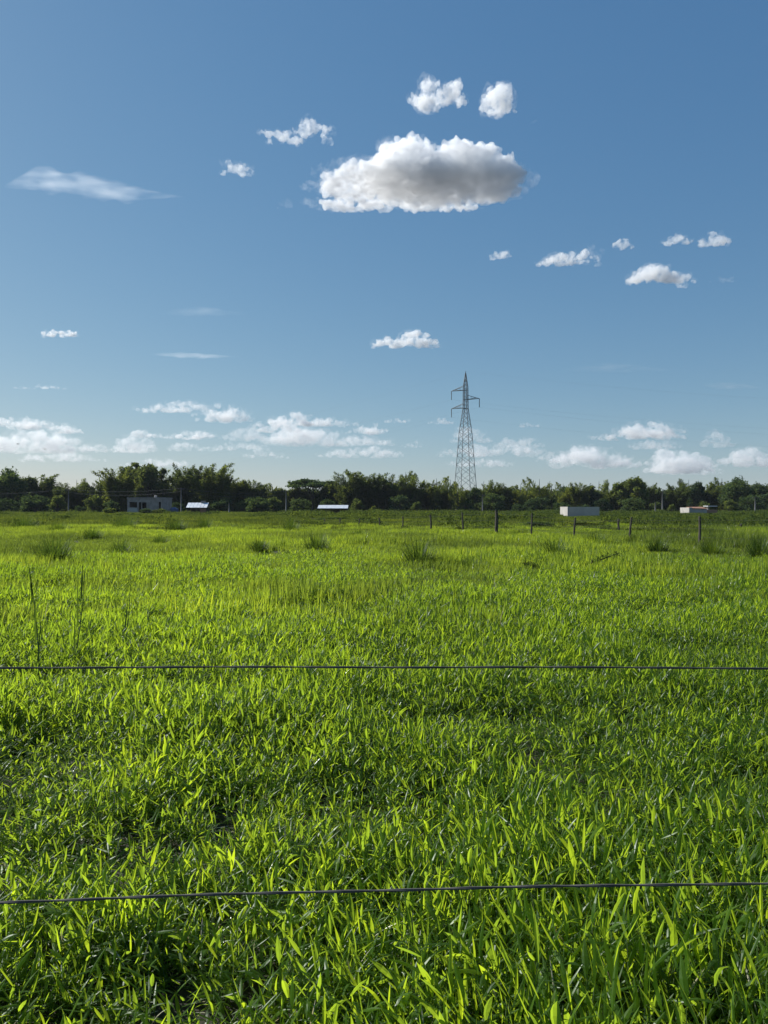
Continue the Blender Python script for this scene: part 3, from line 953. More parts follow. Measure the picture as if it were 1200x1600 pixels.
def long_shelter():
    Y = 150
    a = at(497, 800, Y); b = at(544, 800, Y)
    W = b.x - a.x
    z1 = at(500, 789.5, Y).z; z0 = at(500, 794.5, Y).z
    root = empty('open_shelter', ((a.x + b.x) / 2, Y, 0), R(1))
    tag(root, 'long low open shelter with a white sheet roof at the pasture edge', 'shelter')
    D = 3.4
    for x in np.linspace(-W / 2 + .15, W / 2 - .15, 5):
        mb = MB(); mb.box((x, -D / 2 + .2, z0 / 2), (.12, .12, z0)); mb.build('post', M['plank'], root)
        mb = MB(); mb.box((x, D / 2 - .2, z1 / 2), (.12, .12, z1)); mb.build('post', M['plank'], root)
    mb = MB(); mb.box((0, D / 2 - .45, (z1 - .2) / 2), (W - .4, .08, z1 - .25)); mb.build('back_wall', M['plank'], root)
    n = 7
    for s in range(n):
        x0 = -W / 2 + W * s / n; x1 = x0 + W / n - 0.012
        mb = MB()
        vv = [(x0, -D / 2 - .2, z0), (x1, -D / 2 - .2, z0), (x1, D / 2 + .1, z1), (x0, D / 2 + .1, z1)]
        vv += [(x, y, z + .05 + 0.012 * (s % 2)) for x, y, z in vv]
        mb.add(vv, [(3, 2, 1, 0), (4, 5, 6, 7), (0, 1, 5, 4), (1, 2, 6, 5), (2, 3, 7, 6), (3, 0, 4, 7)])
        mb.build('roof_sheet', M['tin'], root)
long_shelter()

def block_building():
    Y = 112
    a = at(882, 800, Y); b = at(931, 800, Y)
    W = b.x - a.x; H = at(900, 792.0, Y).z
    root = empty('block_building', ((a.x + b.x) / 2, Y, 0), R(6))
    tag(root, 'long grey windowless block building with a sunlit pale end wall', 'building')
    D = 3.0
    mb = MB(); mb.box((0, -D / 2, H / 2), (W, .2, H)); mb.build('front_wall', M['beige'], root)
    mb = MB(); mb.box((0, D / 2, H / 2), (W, .2, H)); mb.build('back_wall', M['block'], root)
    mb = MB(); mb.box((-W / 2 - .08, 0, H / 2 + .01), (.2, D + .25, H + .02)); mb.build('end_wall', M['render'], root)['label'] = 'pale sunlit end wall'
    mb = MB(); mb.box((W / 2 - .1, 0, H / 2), (.2, D - .2, H)); mb.build('end_wall', M['block'], root)
    mb = MB(); mb.box((0.05, 0, H - .25), (W - .4, D - .25, .12)); mb.build('roof_slab', M['block'], root)
block_building()

def ruin():
    Y = 142
    a = at(1068, 800, Y); c = at(1118, 800, Y)
    W = c.x - a.x
    root = empty('ruined_house', ((a.x + c.x) / 2, Y, 0), R(8))
    tag(root, 'small ruined house with a pale gable, broken clay roof and white sheet', 'house')
    h1 = at(1070, 793, Y).z
    mb = MB(); mb.box((-W / 2 + .3, 0, h1 / 2), (.6, 3.2, h1)); mb.build('gable_wall', M['render'], root)
    mb = MB(); mb.box((-W * .14, -1.3, h1 * .42), (W * .5, .2, h1 * .84)); mb.build('front_wall', M['render'], root)
    mb = MB(); mb.box((W * .28, -1.0, h1 * .35), (W * .42, .2, h1 * .7)); mb.build('low_wall', M['brickwall'], root)
    mb = MB(); mb.box((W * .05, 1.5, h1 * .42), (W * .8, .2, h1 * .84)); mb.build('back_wall', M['block'], root)
    for s in range(5):
        x0 = -W * .40 + s * W * .105
        mb = MB(); z0, z1 = h1 * .86, h1 * 1.02 + .01 * s
        vv = [(x0, -1.6, z0 - .02 * s), (x0 + W * .1, -1.6, z0 - .02 * s), (x0 + W * .1, 0.4, z1), (x0, 0.4, z1)]
        vv += [(x, y, z + .08) for x, y, z in vv]
        mb.add(vv, [(3, 2, 1, 0), (4, 5, 6, 7), (0, 1, 5, 4), (1, 2, 6, 5), (2, 3, 7, 6), (3, 0, 4, 7)])
        mb.build('roof_strip', M['tile'], root)
    zt = at(1110, 791.5, Y).z
    mb = MB(); mb.box((W * .30, .2, zt / 2), (.35, .35, zt)); mb.build('pillar', M['render'], root)
    mb = MB(); mb.box((W * .38, .2, zt + .08), (1.9, 1.6, .14)); mb.build('roof_sheet', M['tin'], root)
ruin()

# ------------------------------------------------------------------ pylon and lines
def pylon():
    Y = 205.0
    k = Y / F
    top = at(727.5, 582, Y)
    H = top.z
    rz = R(-29)
    root = empty('lattice_pylon', (top.x, Y, 0), rz)
    tag(root, 'tall grey steel lattice pylon with three cross arms rising above the trees', 'pylon')
    # half side of the square body as a function of height (px below the top, measured on the picture)
    hw_tab = [(0, 0.25), (8, 1.2), (22, 3.0), (56, 3.3), (90, 7.6), (170, 12.6), (222, 16.6)]
    def hw(z):
        p = (H - z) / k
        for (a, wa), (b, wb) in zip(hw_tab, hw_tab[1:]):
            if p <= b: return (wa + (wb - wa) * (p - a) / (b - a)) * k * 0.98
        return hw_tab[-1][1] * k
    zs = [0]
    while zs[-1] < H - 1.0:
        zs.append(zs[-1] + max(1.1, 1.35 * hw(zs[-1])))
    zs[-1] = H - 0.15
    corner = [(-1, -1), (1, -1), (1, 1), (-1, 1)]
    P = lambda c, z: Vector((corner[c][0] * hw(z), corner[c][1] * hw(z), z))
    for c in range(4):
        mb = MB(); mb.tube([P(c, z) for z in zs], 0.085, n=4); mb.build('leg', M['steel'], root)
    for a, b in zip(zs, zs[1:]):
        for c in range(4):
            d = (c + 1) % 4
            for p, q in ((P(c, a), P(d, b)), (P(d, a), P(c, b))):
                mb = MB(); mb.tube([p, q], 0.046, n=4, cap=False); mb.build('brace', M['steel'], root)
    for c in range(4):
        for z in (H - 28 * k, H - 42 * k, H - 56 * k):
            mb = MB(); mb.tube([P(c, z), P((c + 1) % 4, z)], 0.06, n=4, cap=False); mb.build('brace', M['steel'], root)
    mb = MB(); mb.tube([(0, 0, H - .5), (0, 0, H + .4)], [.12, .05], n=5); mb.build('peak', M['steel'], root)
    ends = []
    cr = math.cos(rz)
    for side, py, tipx in ((-1, 255, 297), (1, 350, 560), (-1, 432, 297)):
        z = H - (py - 80) / 6.4 * k
        L = abs(tipx - 431) / 6.4 * k / cr
        tip = Vector((side * L, 0, z))
        mb = MB()
        for sy in (-1, 1):
            w = hw(z)
            b0 = Vector((side * w, sy * w, z)); b1 = Vector((side * w, sy * w, z + 6.5 * k))
            mb.tube([b0, tip], 0.07, n=4); mb.tube([b1, tip], 0.06, n=4)
            for t in (.33, .66):
                mb.tube([b0.lerp(tip, t), b1.lerp(tip, t)], .04, n=4)
            mb.tube([b0.lerp(tip, .33), b1.lerp(tip, .66)], .04, n=4)
        for t in (.2, .5, .8):
            mb.tube([Vector((side * w, -w, z)).lerp(tip, t), Vector((side * w, w, z)).lerp(tip, t)], .04, n=4)
        mb.build('cross_arm', M['steel'], root)
        ins = MB(); li = 13.5 * k
        prof = []; rad = []
        for j in range(17):
            prof.append((tip.x, 0, z - li * j / 16)); rad.append(.13 if j % 2 else .07)
        ins.tube(prof, rad, n=8); ins.build('insulator', M['insul'], root)
        ends.append(root.matrix_basis @ Vector((tip.x, 0, z - li)))
    # root.matrix_basis is current only after the location is set: compute by hand
    mw = Matrix.Translation(root.location) @ Matrix.Rotation(rz, 4, 'Z')
    out = []
    for side, py, tipx in ((-1, 255, 297), (1, 350, 560), (-1, 432, 297)):
        z = H - (py - 80) / 6.4 * k - 13.5 * k
        out.append(mw @ Vector((side * abs(tipx - 431) / 6.4 * k / cr, 0, z)))
    out.append(mw @ Vector((0, 0, H + .3)))
    names = ['conductor hanging from the upper left arm of the pylon', 'conductor hanging from the right arm of the pylon',
             'conductor hanging from the lower left arm of the pylon', 'thin earth wire strung over the tip of the pylon']
    for e, lab in zip(out, names):
        mb = MB()
        for (dx, dy, dz, sag) in ((-300, 300, 0, 11), (330, -25, -1, 11)):
            n = 40
            f = e + Vector((dx, dy, dz))
            mb.tube([e.lerp(f, i / n) - Vector((0, 0, 4 * sag * (i / n) * (1 - i / n))) for i in range(n + 1)], 0.007, n=4, cap=False)
        o = mb.build('power_line', M['cond'])
        tag(o, 'faint ' + lab, 'power line', 'lines strung from the pylon')
pylon()

def utility_poles():
    spec = [(107, 764, 178, 'thin pale utility pole, leftmost, left of the grey house'), (283, 762, 172, 'pale utility pole between the grey house and the bright tin shed'),
            (358, 786, 165, 'short pole right of the bright tin shed'), (447, 766, 176, 'pale utility pole left of the long white roofed shelter'), (754, 772, 176, 'thin utility pole right of the pylon foot'),
            (1024, 784, 160, 'short pole right of the long grey building, left of its taller neighbour'), (1035, 768, 172, 'tall thin pole left of the ruined house'), (1180, 776, 165, 'pale pole near the right edge')]
    tops = {}
    for px, ty, Y, lab in spec:
        t = at(px, ty, Y)
        root = empty('utility_pole', (t.x, Y, 0), U(-.3, .3)); tag(root, lab, 'pole', 'poles along the tree line')
        mb = MB(); mb.tube([(0, 0, -.1), (0, 0, t.z * .5), (0, 0, t.z)], [.16, .135, .11], n=8); mb.build('shaft', M['pole'], root, smooth=True)
        if ty < 780:
            mb = MB(); mb.box((0, -.13, t.z - .35), (1.5, .1, .12)); mb.build('cross_arm', M['plank'], root)
            for x in (-.65, 0.3, .65):
                mb = MB(); mb.tube([(x, -.13, t.z - .29), (x, -.13, t.z - .2), (x, -.13, t.z - .1)], [.03, .06, .04], n=6); mb.build('insulator', M['insul'], root)
        tops[px] = Vector((t.x, Y, t.z - .1))
    tops[-1] = at(-120, 770, 180)
    def span(a, b, sag, dz, lab):
        p, q = tops[a] + Vector((0, -.13, dz)), tops[b] + Vector((0, -.13, dz))
        mb = MB(); mb.tube([p.lerp(q, i / 16) - Vector((0, 0, 4 * sag * i / 16 * (1 - i / 16))) for i in range(17)], .012, n=4, cap=False)
        o = mb.build('overhead_wire', M['cond']); tag(o, lab, 'overhead wire', 'wires between the utility poles')
    span(107, 283, .7, 0, 'upper wire sagging from the leftmost pole to the pole by the grey house')
    span(107, 283, .8, -.75, 'lower wire sagging from the leftmost pole to the pole by the grey house')
    span(283, 447, .9, 0, 'upper wire from the grey house pole to the pole by the long shelter')
    span(283, 447, 1.0, -.75, 'lower wire from the grey house pole to the pole by the long shelter')
    span(-1, 107, .7, 0, 'wire running out of the left edge from the leftmost pole')
utility_poles()

# ------------------------------------------------------------------ birds
def birds():
    for px, py, Y, lab in ((28, 694, 120, 'tiny dark bird gliding at the far left, the upper of two'), (70, 702, 110, 'tiny dark bird, the lower right of two over the left trees')):
        c = at(px, py, Y)
        root = empty('bird', c, U(0, 3)); tag(root, lab, 'bird', 'birds over the trees')
        mb = MB(); mb.tube([(-.2, 0, 0), (-.1, 0, .02), (.05, 0, .02), (.17, 0, .03), (.22, 0, .03)], [.01, .05, .06, .035, .008], n=7); mb.build('body', M['bird'], root, smooth=True)
        for s in (-1, 1):
            mb = MB()
            vv = [(.08, s * .04, .04), (.10, s * .2, .12), (.02, s * .42, .09), (-.05, s * .2, .11), (-.07, s * .04, .03)]
            vv += [(x, y, z - .012) for x, y, z in vv]
            mb.add(vv, [(0, 1, 2, 3, 4), (9, 8, 7, 6, 5)] + [(i, i + 5, (i + 1) % 5 + 5, (i + 1) % 5) for i in range(5)])
            mb.build('wing', M['bird'], root)
        mb = MB(); vv = [(-.18, 0, .0), (-.32, .06, 0), (-.32, -.06, 0)]; vv += [(x, y, z - .01) for x, y, z in vv]
        mb.add(vv, [(0, 1, 2), (5, 4, 3), (0, 3, 4, 1), (1, 4, 5, 2), (2, 5, 3, 0)]); mb.build('tail', M['bird'], root)
birds()

# ------------------------------------------------------------------ clouds: closed shapes filled with even scattering vapour
def cloud_mat(name, density, aniso=0.25):
    m, nt, out = new_mat(name)
    v = N(nt, 'VolumeScatter')
    v.inputs['Color'].default_value = (0.982, 0.991, 1.0, 1)
    v.inputs['Density'].default_value = density
    v.inputs['Anisotropy'].default_value = aniso
    nt.links.new(v.outputs[0], out.inputs['Volume'])
    return m

ICO = {}
def torn_mat(dn, k, scale=10.0, lo=.38, hi=.60):
    m = cloud_mat('vapour', dn)
    nt = m.node_tree
    v = next(n for n in nt.nodes if n.type == 'VOLUME_SCATTER')
    tc = N(nt, 'TexCoord'); nz = N(nt, 'TexNoise')
    nz.inputs['Scale'].default_value = 1 / (scale * k); nz.inputs['Detail'].default_value = 6; nz.inputs['Roughness'].default_value = 0.62
    nt.links.new(tc.outputs['Object'], nz.inputs['Vector'])
    mr = N(nt, 'MapRange'); mr.inputs['From Min'].default_value = lo; mr.inputs['From Max'].default_value = hi
    mr.inputs['To Min'].default_value = 0.0; mr.inputs['To Max'].default_value = dn * 1.7
    nt.links.new(nz.outputs[0], mr.inputs['Value']); nt.links.new(mr.outputs[0], v.inputs['Density'])
    m.cycles.volume_step_rate = 0.4
    return m

def veil_mat(dn, k):
    m = cloud_mat('veil', dn)
    nt = m.node_tree
    v = next(n for n in nt.nodes if n.type == 'VOLUME_SCATTER')
    tc = N(nt, 'TexCoord'); nz = N(nt, 'TexNoise')
    nz.inputs['Scale'].default_value = 1 / (15.0 * k); nz.inputs['Detail'].default_value = 7; nz.inputs['Roughness'].default_value = 0.7
    nt.links.new(tc.outputs['Object'], nz.inputs['Vector'])
    mr = N(nt, 'MapRange'); mr.inputs['From Min'].default_value = 0.46; mr.inputs['From Max'].default_value = 0.75
    mr.inputs['To Min'].default_value = 0.0; mr.inputs['To Max'].default_value = dn * 1.6
    nt.links.new(nz.outputs[0], mr.inputs['Value']); nt.links.new(mr.outputs[0], v.inputs['Density'])
    return m

def blob_mesh(blobs, voxel, amp, freq, flat, seed, fit=None):
    """balls -> one remeshed skin -> billowed by noise; unit: metres"""
    if 'v' not in ICO:
        bm = bmesh.new(); bmesh.ops.create_icosphere(bm, subdivisions=2, radius=1.0)
        bm.verts.index_update()
        ICO['v'] = np.array([v.co[:] for v in bm.verts]); ICO['f'] = np.array([[v.index for v in f.verts] for f in bm.faces]); bm.free()
    B = np.array(blobs)
    V = (ICO['v'][None] * B[:, None, 3:6] + B[:, None, 0:3]).reshape(-1, 3)
    T = (ICO['f'][None] + (np.arange(len(B)) * len(ICO['v']))[:, None, None]).reshape(-1, 3)
    me = bpy.data.meshes.new('tmp')
    me.vertices.add(len(V)); me.vertices.foreach_set('co', V.astype(np.float32).ravel())
    me.loops.add(T.size); me.loops.foreach_set('vertex_index', T.astype(np.int32).ravel())
    me.polygons.add(len(T)); me.polygons.foreach_set('loop_start', np.arange(0, T.size, 3, dtype=np.int32))
    me.update(calc_edges=True)
    o = bpy.data.objects.new('tmp', me); COL.objects.link(o)
    md = o.modifiers.new('r', 'REMESH'); md.mode = 'VOXEL'; md.voxel_size = voxel
    dg = bpy.context.evaluated_depsgraph_get()
    me2 = bpy.data.meshes.new_from_object(o.evaluated_get(dg))
    bpy.data.objects.remove(o); bpy.data.meshes.remove(me)
    n = len(me2.vertices)
    co = np.empty(n * 3, np.float32); me2.vertices.foreach_get('co', co); co = co.reshape(-1, 3)
    nr = np.empty(n * 3, np.float32); me2.vertices.foreach_get('normal', nr); nr = nr.reshape(-1, 3)
    off = Vector((seed * 13.7, seed * 5.1, seed * 9.3))
    d = np.empty(n, np.float32)
    for i in range(n):
        p = Vector(co[i]) * freq + off
        b = 0.0; a = 1.0; fr = 1.0
        for oc in range(5):
            b += a * (abs(noise.noise(p * fr)) - 0.2)
            a *= 0.6; fr *= 2.1
        d[i] = b
    co = co + nr * (d * amp)[:, None]
    z = co[:, 2]
    lowz = flat
    below = z < lowz
    co[below, 2] = lowz + (z[below] - lowz) * 0.25
    me2.vertices.foreach_set('co', co.astype(np.float32).ravel())
    me2.update()
    # re-skin so that the billows leave no folds
    o = bpy.data.objects.new('tmp', me2); COL.objects.link(o)
    md = o.modifiers.new('r', 'REMESH'); md.mode = 'VOXEL'; md.voxel_size = voxel * 0.9
    dg = bpy.context.evaluated_depsgraph_get()
    me3 = bpy.data.meshes.new_from_object(o.evaluated_get(dg))
    bpy.data.objects.remove(o); bpy.data.meshes.remove(me2)
    if fit:
        n = len(me3.vertices)
        co = np.empty(n * 3, np.float32); me3.vertices.foreach_get('co', co); co = co.reshape(-1, 3)
        lo, hi = np.percentile(co, 0.7, axis=0), np.percentile(co, 99.3, axis=0)
        co[:, 0] = (co[:, 0] - lo[0]) / (hi[0] - lo[0]) * fit[0] - fit[0] / 2
        co[:, 2] = (co[:, 2] - lo[2]) / (hi[2] - lo[2]) * fit[1]
        me3.vertices.foreach_set('co', co.ravel()); me3.update()
    return me3

def add_veil(root, blobs, voxel, k, seed, dens, fit, rs):
    """thin torn vapour round the dense heart of a cloud"""
    vb = []
    for (x, y, z, rx, ry, rz_) in blobs:
        if rs.random() < .55:
            g = rs.uniform(1.2, 1.7)
            vb.append((x + rs.gauss(0, .5) * rx, y, z + rs.gauss(0, .3) * rz_, rx * g * 1.25, ry * g, rz_ * g * .8))
    me = blob_mesh(vb, voxel * 1.3, 7 * k, 1 / (9 * k), -2 * k, seed + 500, fit)
    me.materials.append(veil_mat(dens['density'] * 0.3, k))
    obj('veil', me, root)

def cloud(label, x0, x1, ytop, ybase, base_alt, dens, seed, nb=None, voxel_px=2.2, amp_px=3.2, profile=None, tilt=0.0, wisp=False, group='clouds'):
    """x0..x1, ytop, ybase in photo pixels; distance follows from the height of the cloud base"""
    rs = random.Random(seed)
    d = ray((x0 + x1) / 2, ybase)
    Y = base_alt / d.z * d.y
    k = Y / F                                   # metres per pixel there
    c = at((x0 + x1) / 2, ybase, Y)
    W = (x1 - x0) * k; H = (ybase - ytop) * k
    prof = profile or [0.25, 0.6, 0.95, 0.8, 1.0, 0.7, 0.35]
    blobs = []
    nb = int((nb or max(6, int(2.6 * W / max(H, 1e-6) * 2.2))) * 1.7)
    for i in range(nb):
        u = (i + rs.uniform(0.1, 0.9)) / nb
        t = u * (len(prof) - 1); j = min(int(t), len(prof) - 2)
        hh = H * (prof[j] * (1 - t + j) + prof[j + 1] * (t - j))
        r = max(hh * rs.uniform(0.13, 0.32), 0.08 * H)
        zz = rs.uniform(r * 0.2, max(r * 0.3, hh - r))
        y = rs.uniform(-0.35, 0.35) * min(W * 0.5, H * 2.2)
        blobs.append((-W / 2 + r * 0.8 + u * (W - 1.6 * r), y, zz + tilt * (u - .5) * W, r * rs.uniform(1.0, 1.35) * (1.5 if W > 2.2 * H else 1), r * rs.uniform(1.0, 1.4), r * rs.uniform(0.75, 1.0)))
    kids = []
    for lev, (cnt, lo, hi) in enumerate(((7, .25, .5), (4, .3, .45)) if (x1 - x0) > 90 else ((6, .25, .5),)):
        src = blobs if lev == 0 else kids[:]
        for (bx, by, bz, rx, ry, rz_) in src:
            for q in range(cnt):
                v = Vector((rs.gauss(0, 1), rs.gauss(0, 1), rs.gauss(0.25, .9))).normalized()
                r = max(rx * rs.uniform(lo, hi), voxel_px * k * 1.1)
                if r < voxel_px * k * 1.2 and rs.random() < .5: continue
                kids.append((bx + v.x * rx * .95, by + v.y * ry * .95, bz + v.z * rz_ * .95, r, r, r * .85))
    # torn flecks round the margin
    for q in range(int(3 + (x1 - x0) / 14)):
        b = rs.choice(blobs); r = k * rs.uniform(.9, 2.6)
        a = rs.uniform(0, 6.283); f = rs.uniform(1.15, 1.5)
        kids.append((b[0] + math.cos(a) * b[3] * f, b[1] + rs.uniform(-.5, .5) * b[4], max(r * .3, b[2] + math.sin(a) * b[5] * f), r * rs.uniform(1, 2.2), r, r * .8))
    blobs += kids
    me = blob_mesh(blobs, voxel_px * k * .85, amp_px * k * 1.7, 1.0 / (9 * k), 0.0, seed, (W, H))
    me.materials.append(dens)
    me.materials.clear(); me.materials.append(torn_mat(dens['density'], k))
    root = empty('cloud', c)
    tag(root, label, 'cloud', group)
    obj('core', me, root)
    add_veil(root, blobs, voxel_px * k, k, seed, dens, (W * 1.08, H * 1.12), rs)
    return root

CL = {}; VEIL = {}
def cm(n, dn, an=0.25):
    CL[n] = cloud_mat('cloud_' + n, dn, an); CL[n]['density'] = dn
cm('big', 0.034); cm('mid', 0.038); cm('small', 0.028); cm('far', 0.0065); cm('faint', 0.0028); cm('cirrus', 0.0010, 0.5)

def big_cloud():
    rs = random.Random(5)
    alt = 900.0
    def base_pt(px, py):
        d = ray(px, py); return Vector((0, 0, CAM_H)) + d * ((alt - CAM_H) / d.z)
    c = base_pt(660, 292)
    k = c.y / F
    near_y = base_pt(660, 268).y - c.y; far_y = base_pt(660, 322).y - c.y
    W = 310 * k
    blobs = []
    def top(u):          # height of the heap over its base, along the width
        prof = [.04, .10, .22, .55, .86, 1.0, 1.0, .92, .88, .84, .78, .62, .2]
        t = u * (len(prof) - 1); j = min(int(t), len(prof) - 2)
        return 120 * (prof[j] * (1 - t + j) + prof[j + 1] * (t - j))
    for i in range(150):
        u = rs.uniform(.02, .98)
        ed = math.sqrt(max(0, 1 - (2 * u - 1) ** 2)) ** .6
        v = rs.uniform(-1, 1)
        y = (near_y if v < 0 else -far_y) * v * ed * (-1 if v < 0 else -1)
        y = v * ed * (far_y if v > 0 else -near_y)
        h = top(u) * (1 - .35 * max(0, abs(v) - .4))
        r = rs.uniform(.14, .30) * max(h, 40)
        z = rs.uniform(r * .5, max(r * .6, h - r)) if rs.random() < .6 else max(r * .5, h - r)
        blobs.append(((u - .5) * W, y, z, r * rs.uniform(1, 1.3), r * rs.uniform(1, 1.2), r * .9))
    for i in range(90):   # the solid flat-bottomed slab
        u = rs.uniform(.06, .95); v = rs.uniform(-1, 1); ed = math.sqrt(max(0, 1 - (2 * u - 1) ** 2)) ** .6
        r = 40 * (.5 + .5 * ed) * rs.uniform(.8, 1.2)
        blobs.append(((u - .5) * W, v * ed * (far_y if v > 0 else -near_y) * .95, 14, r * 1.3, r, min(24, .2 * top(u) + 4)))
    kids = []
    for b in blobs[:150]:
        for q in range(7):
            v = Vector((rs.gauss(0, 1), rs.gauss(0, 1), rs.gauss(.35, .9))).normalized(); r = b[3] * rs.uniform(.22, .5)
            kids.append((b[0] + v.x * b[3], b[1] + v.y * b[4], max(r * .4, b[2] + v.z * b[5]), r, r, r * .9))
    # thin torn fringe along the far rim and the left end, hanging a little below the base
    for i in range(70):
        u = rs.uniform(0.0, .80) ** 1.1; r = k * rs.uniform(3.0, 8.5)
        kids.append(((u - .5) * W, far_y * rs.uniform(.75, 1.3), rs.uniform(-3, 6) * k, r * rs.uniform(1.2, 3.2), r, r * .7))
    for i in range(26):
        u = rs.uniform(.0, .30); r = k * rs.uniform(2.5, 6)
        kids.append(((u - .5) * W, rs.uniform(near_y, far_y) * .8, rs.uniform(-2, 12) * k, r * rs.uniform(1, 2), r, r * .8))
    for i in range(12):
        u = rs.uniform(.88, 1.0); r = k * rs.uniform(2.5, 5.5)
        kids.append(((u - .5) * W, rs.uniform(near_y, far_y) * .8, rs.uniform(0, 22) * k, r * rs.uniform(1, 1.8), r, r))
    me = blob_mesh(blobs + kids, 1.25 * k, 12 * k, 1 / (14 * k), -2 * k, 3)
    me.materials.append(torn_mat(CL['big']['density'], k, 20.0, .30, .52))
    root = empty('cloud', c)
    obj('core', me, root)
    add_veil(root, blobs + kids, 1.5 * k, k, 3, CL['big'], None, rs)
    tag(root, 'largest cloud, white rimmed with a grey middle, high right of centre', 'cloud', 'clouds')
big_cloud()
cloud('ragged white cloud with a hollow middle, topmost left of the pair', 640, 728, 118, 172, 1000, CL['mid'], 5, nb=12, voxel_px=1.5, amp_px=6, profile=[.5, .9, .6, .5, .9, .4])
cloud('compact round white cloud, right of the topmost pair', 750, 806, 130, 176, 1000, CL['mid'], 6, nb=9, voxel_px=1.5, amp_px=5, profile=[.4, .8, 1, .7])
cloud('thin ragged white cloud upper left of the largest cloud', 410, 520, 192, 221, 950, CL['small'], 7, nb=14, voxel_px=1.5, amp_px=5, profile=[.25, .5, .5, .6, .95, .5])
cloud('small white puff left of the largest cloud', 344, 396, 254, 272, 950, CL['small'], 8, nb=8, voxel_px=1.4, amp_px=3)
cloud('tiny broken wisp below left of the largest cloud', 432, 458, 310, 326, 900, CL['faint'], 9, nb=5, voxel_px=1.3, amp_px=3)
cloud('tiny speck of cloud right of the topmost pair', 826, 840, 186, 194, 950, CL['faint'], 10, nb=3, voxel_px=1.2, amp_px=2)
cloud('small flat puff below the right end of the largest cloud', 764, 799, 393, 406, 900, CL['small'], 12, nb=6, voxel_px=1.3, amp_px=2.5)
cloud('long white cloud, leftmost of the scattered right group', 842, 938, 392, 414, 900, CL['small'], 13, nb=13, voxel_px=1.5, amp_px=4)
cloud('faint torn puff over the long cloud of the right group', 898, 946, 382, 397, 900, CL['faint'], 14, nb=6, voxel_px=1.4, amp_px=3)
cloud('small bright puff in the middle of the right group', 955, 990, 373, 392, 900, CL['small'], 15, nb=7, voxel_px=1.4, amp_px=3)
cloud('white oval cloud, left of the upper right pair', 1036, 1080, 365, 382, 900, CL['small'], 16, nb=8, voxel_px=1.4, amp_px=3)
cloud('white oval cloud, right of the upper right pair', 1090, 1140, 365, 384, 900, CL['small'], 17, nb=8, voxel_px=1.4, amp_px=3)
cloud('ragged peaked cloud, lowest of the right group', 978, 1082, 415, 445, 900, CL['small'], 18, nb=16, voxel_px=1.5, amp_px=4, profile=[.4, .6, .95, .7, .45, .3])
cloud('thin flat cloud streak at the right, under the upper right pair', 1108, 1152, 432, 442, 900, CL['faint'], 19, nb=8, voxel_px=1.3, amp_px=2)
cloud('flat bottomed white cloud in the middle left of the pylon', 582, 686, 519, 543, 900, CL['small'], 20, nb=17, voxel_px=1.4, amp_px=3, profile=[.2, .5, .8, 1, .8, .5])
cloud('small flat white cloud at the left edge, upper of two', 62, 122, 514, 526, 900, CL['mid'], 22, nb=10, voxel_px=1.3, amp_px=2)
cloud('thin flat streak cloud at the left edge, lower of two', 24, 104, 601, 609, 900, CL['far'], 23, nb=12, voxel_px=1.2, amp_px=1.5)

# the banks low over the trees
BANK = [
    (-40, 88, 652, 672, 'bank cloud cut by the left edge, the upper one'), (-60, 150, 672, 708, 'broad bank cloud cut by the left edge, the lower one'), (160, 245, 680, 708, 'humped cloud right of the left edge bank'),
    (200, 262, 671, 686, 'flat cloud over the humped one in the left bank'), (215, 332, 627, 645, 'upper long low cloud of the left centre bank'), (305, 392, 632, 660, 'knobbly cloud below the end of the upper long one'),
    (258, 345, 672, 687, 'flat slab cloud in the middle of the left centre bank'), (264, 340, 690, 706, 'small low puff under the flat slab cloud'), (350, 420, 668, 690, 'low humped cloud between slab and peaked cloud'),
    (388, 470, 650, 676, 'lumpy cloud left of the peaked one'), (425, 505, 645, 668, 'peaked white cloud at the top of the centre bank'), (410, 610, 664, 698, 'broadest low cloud of the centre bank'),
    (500, 628, 697, 716, 'lowest flat cloud under the broadest one'), (626, 660, 688, 700, 'small isolated puff left of the pylon'), (668, 708, 652, 663, 'tiny flat puff just left of the pylon'), (705, 768, 668, 692, 'white cloud behind the middle of the pylon'),
    (690, 860, 694, 714, 'flat low cloud behind and right of the pylon'), (812, 842, 660, 668, 'tiny flat cloud right of the pylon'), (932, 1066, 660, 687, 'white peaked cloud right of centre in the right bank'),
    (860, 1010, 698, 732, 'broad low hazy cloud under the peaked one of the right bank'), (1012, 1110, 700, 740, 'tall hazy heap cloud near the right edge'), (1092, 1145, 672, 700, 'pointed white cloud towards the right edge'),
    (60, 128, 662, 678, 'thin layer cloud above the left edge bank'), (130, 200, 694, 708, 'low flake under the humped left cloud'), (330, 420, 690, 704, 'thin low layer between left and centre banks'),
    (455, 560, 652, 667, 'layer cloud right of the peaked one'), (540, 606, 662, 680, 'rounded end of the centre bank'), (380, 450, 700, 716, 'pale low flake left of the lowest flat cloud'), (770, 850, 684, 700, 'soft puffy cloud right of the pylon, low'),
    (840, 930, 704, 722, 'pale flat cloud low between pylon and right bank'), (980, 1060, 684, 702, 'small layered cloud under the right peaked one'), (1040, 1130, 722, 742, 'lowest hazy layer at the right'), (700, 800, 716, 730, 'faint hazy layer behind the pylon foot'),
    (30, 160, 706, 722, 'faint hazy layer low at the left'), (190, 300, 716, 730, 'faint hazy layer over the left bamboo'),
    (1120, 1260, 700, 730, 'long hazy cloud cut by the right edge'), (600, 640, 653, 661, 'faint thin flake left of the pylon'),
]
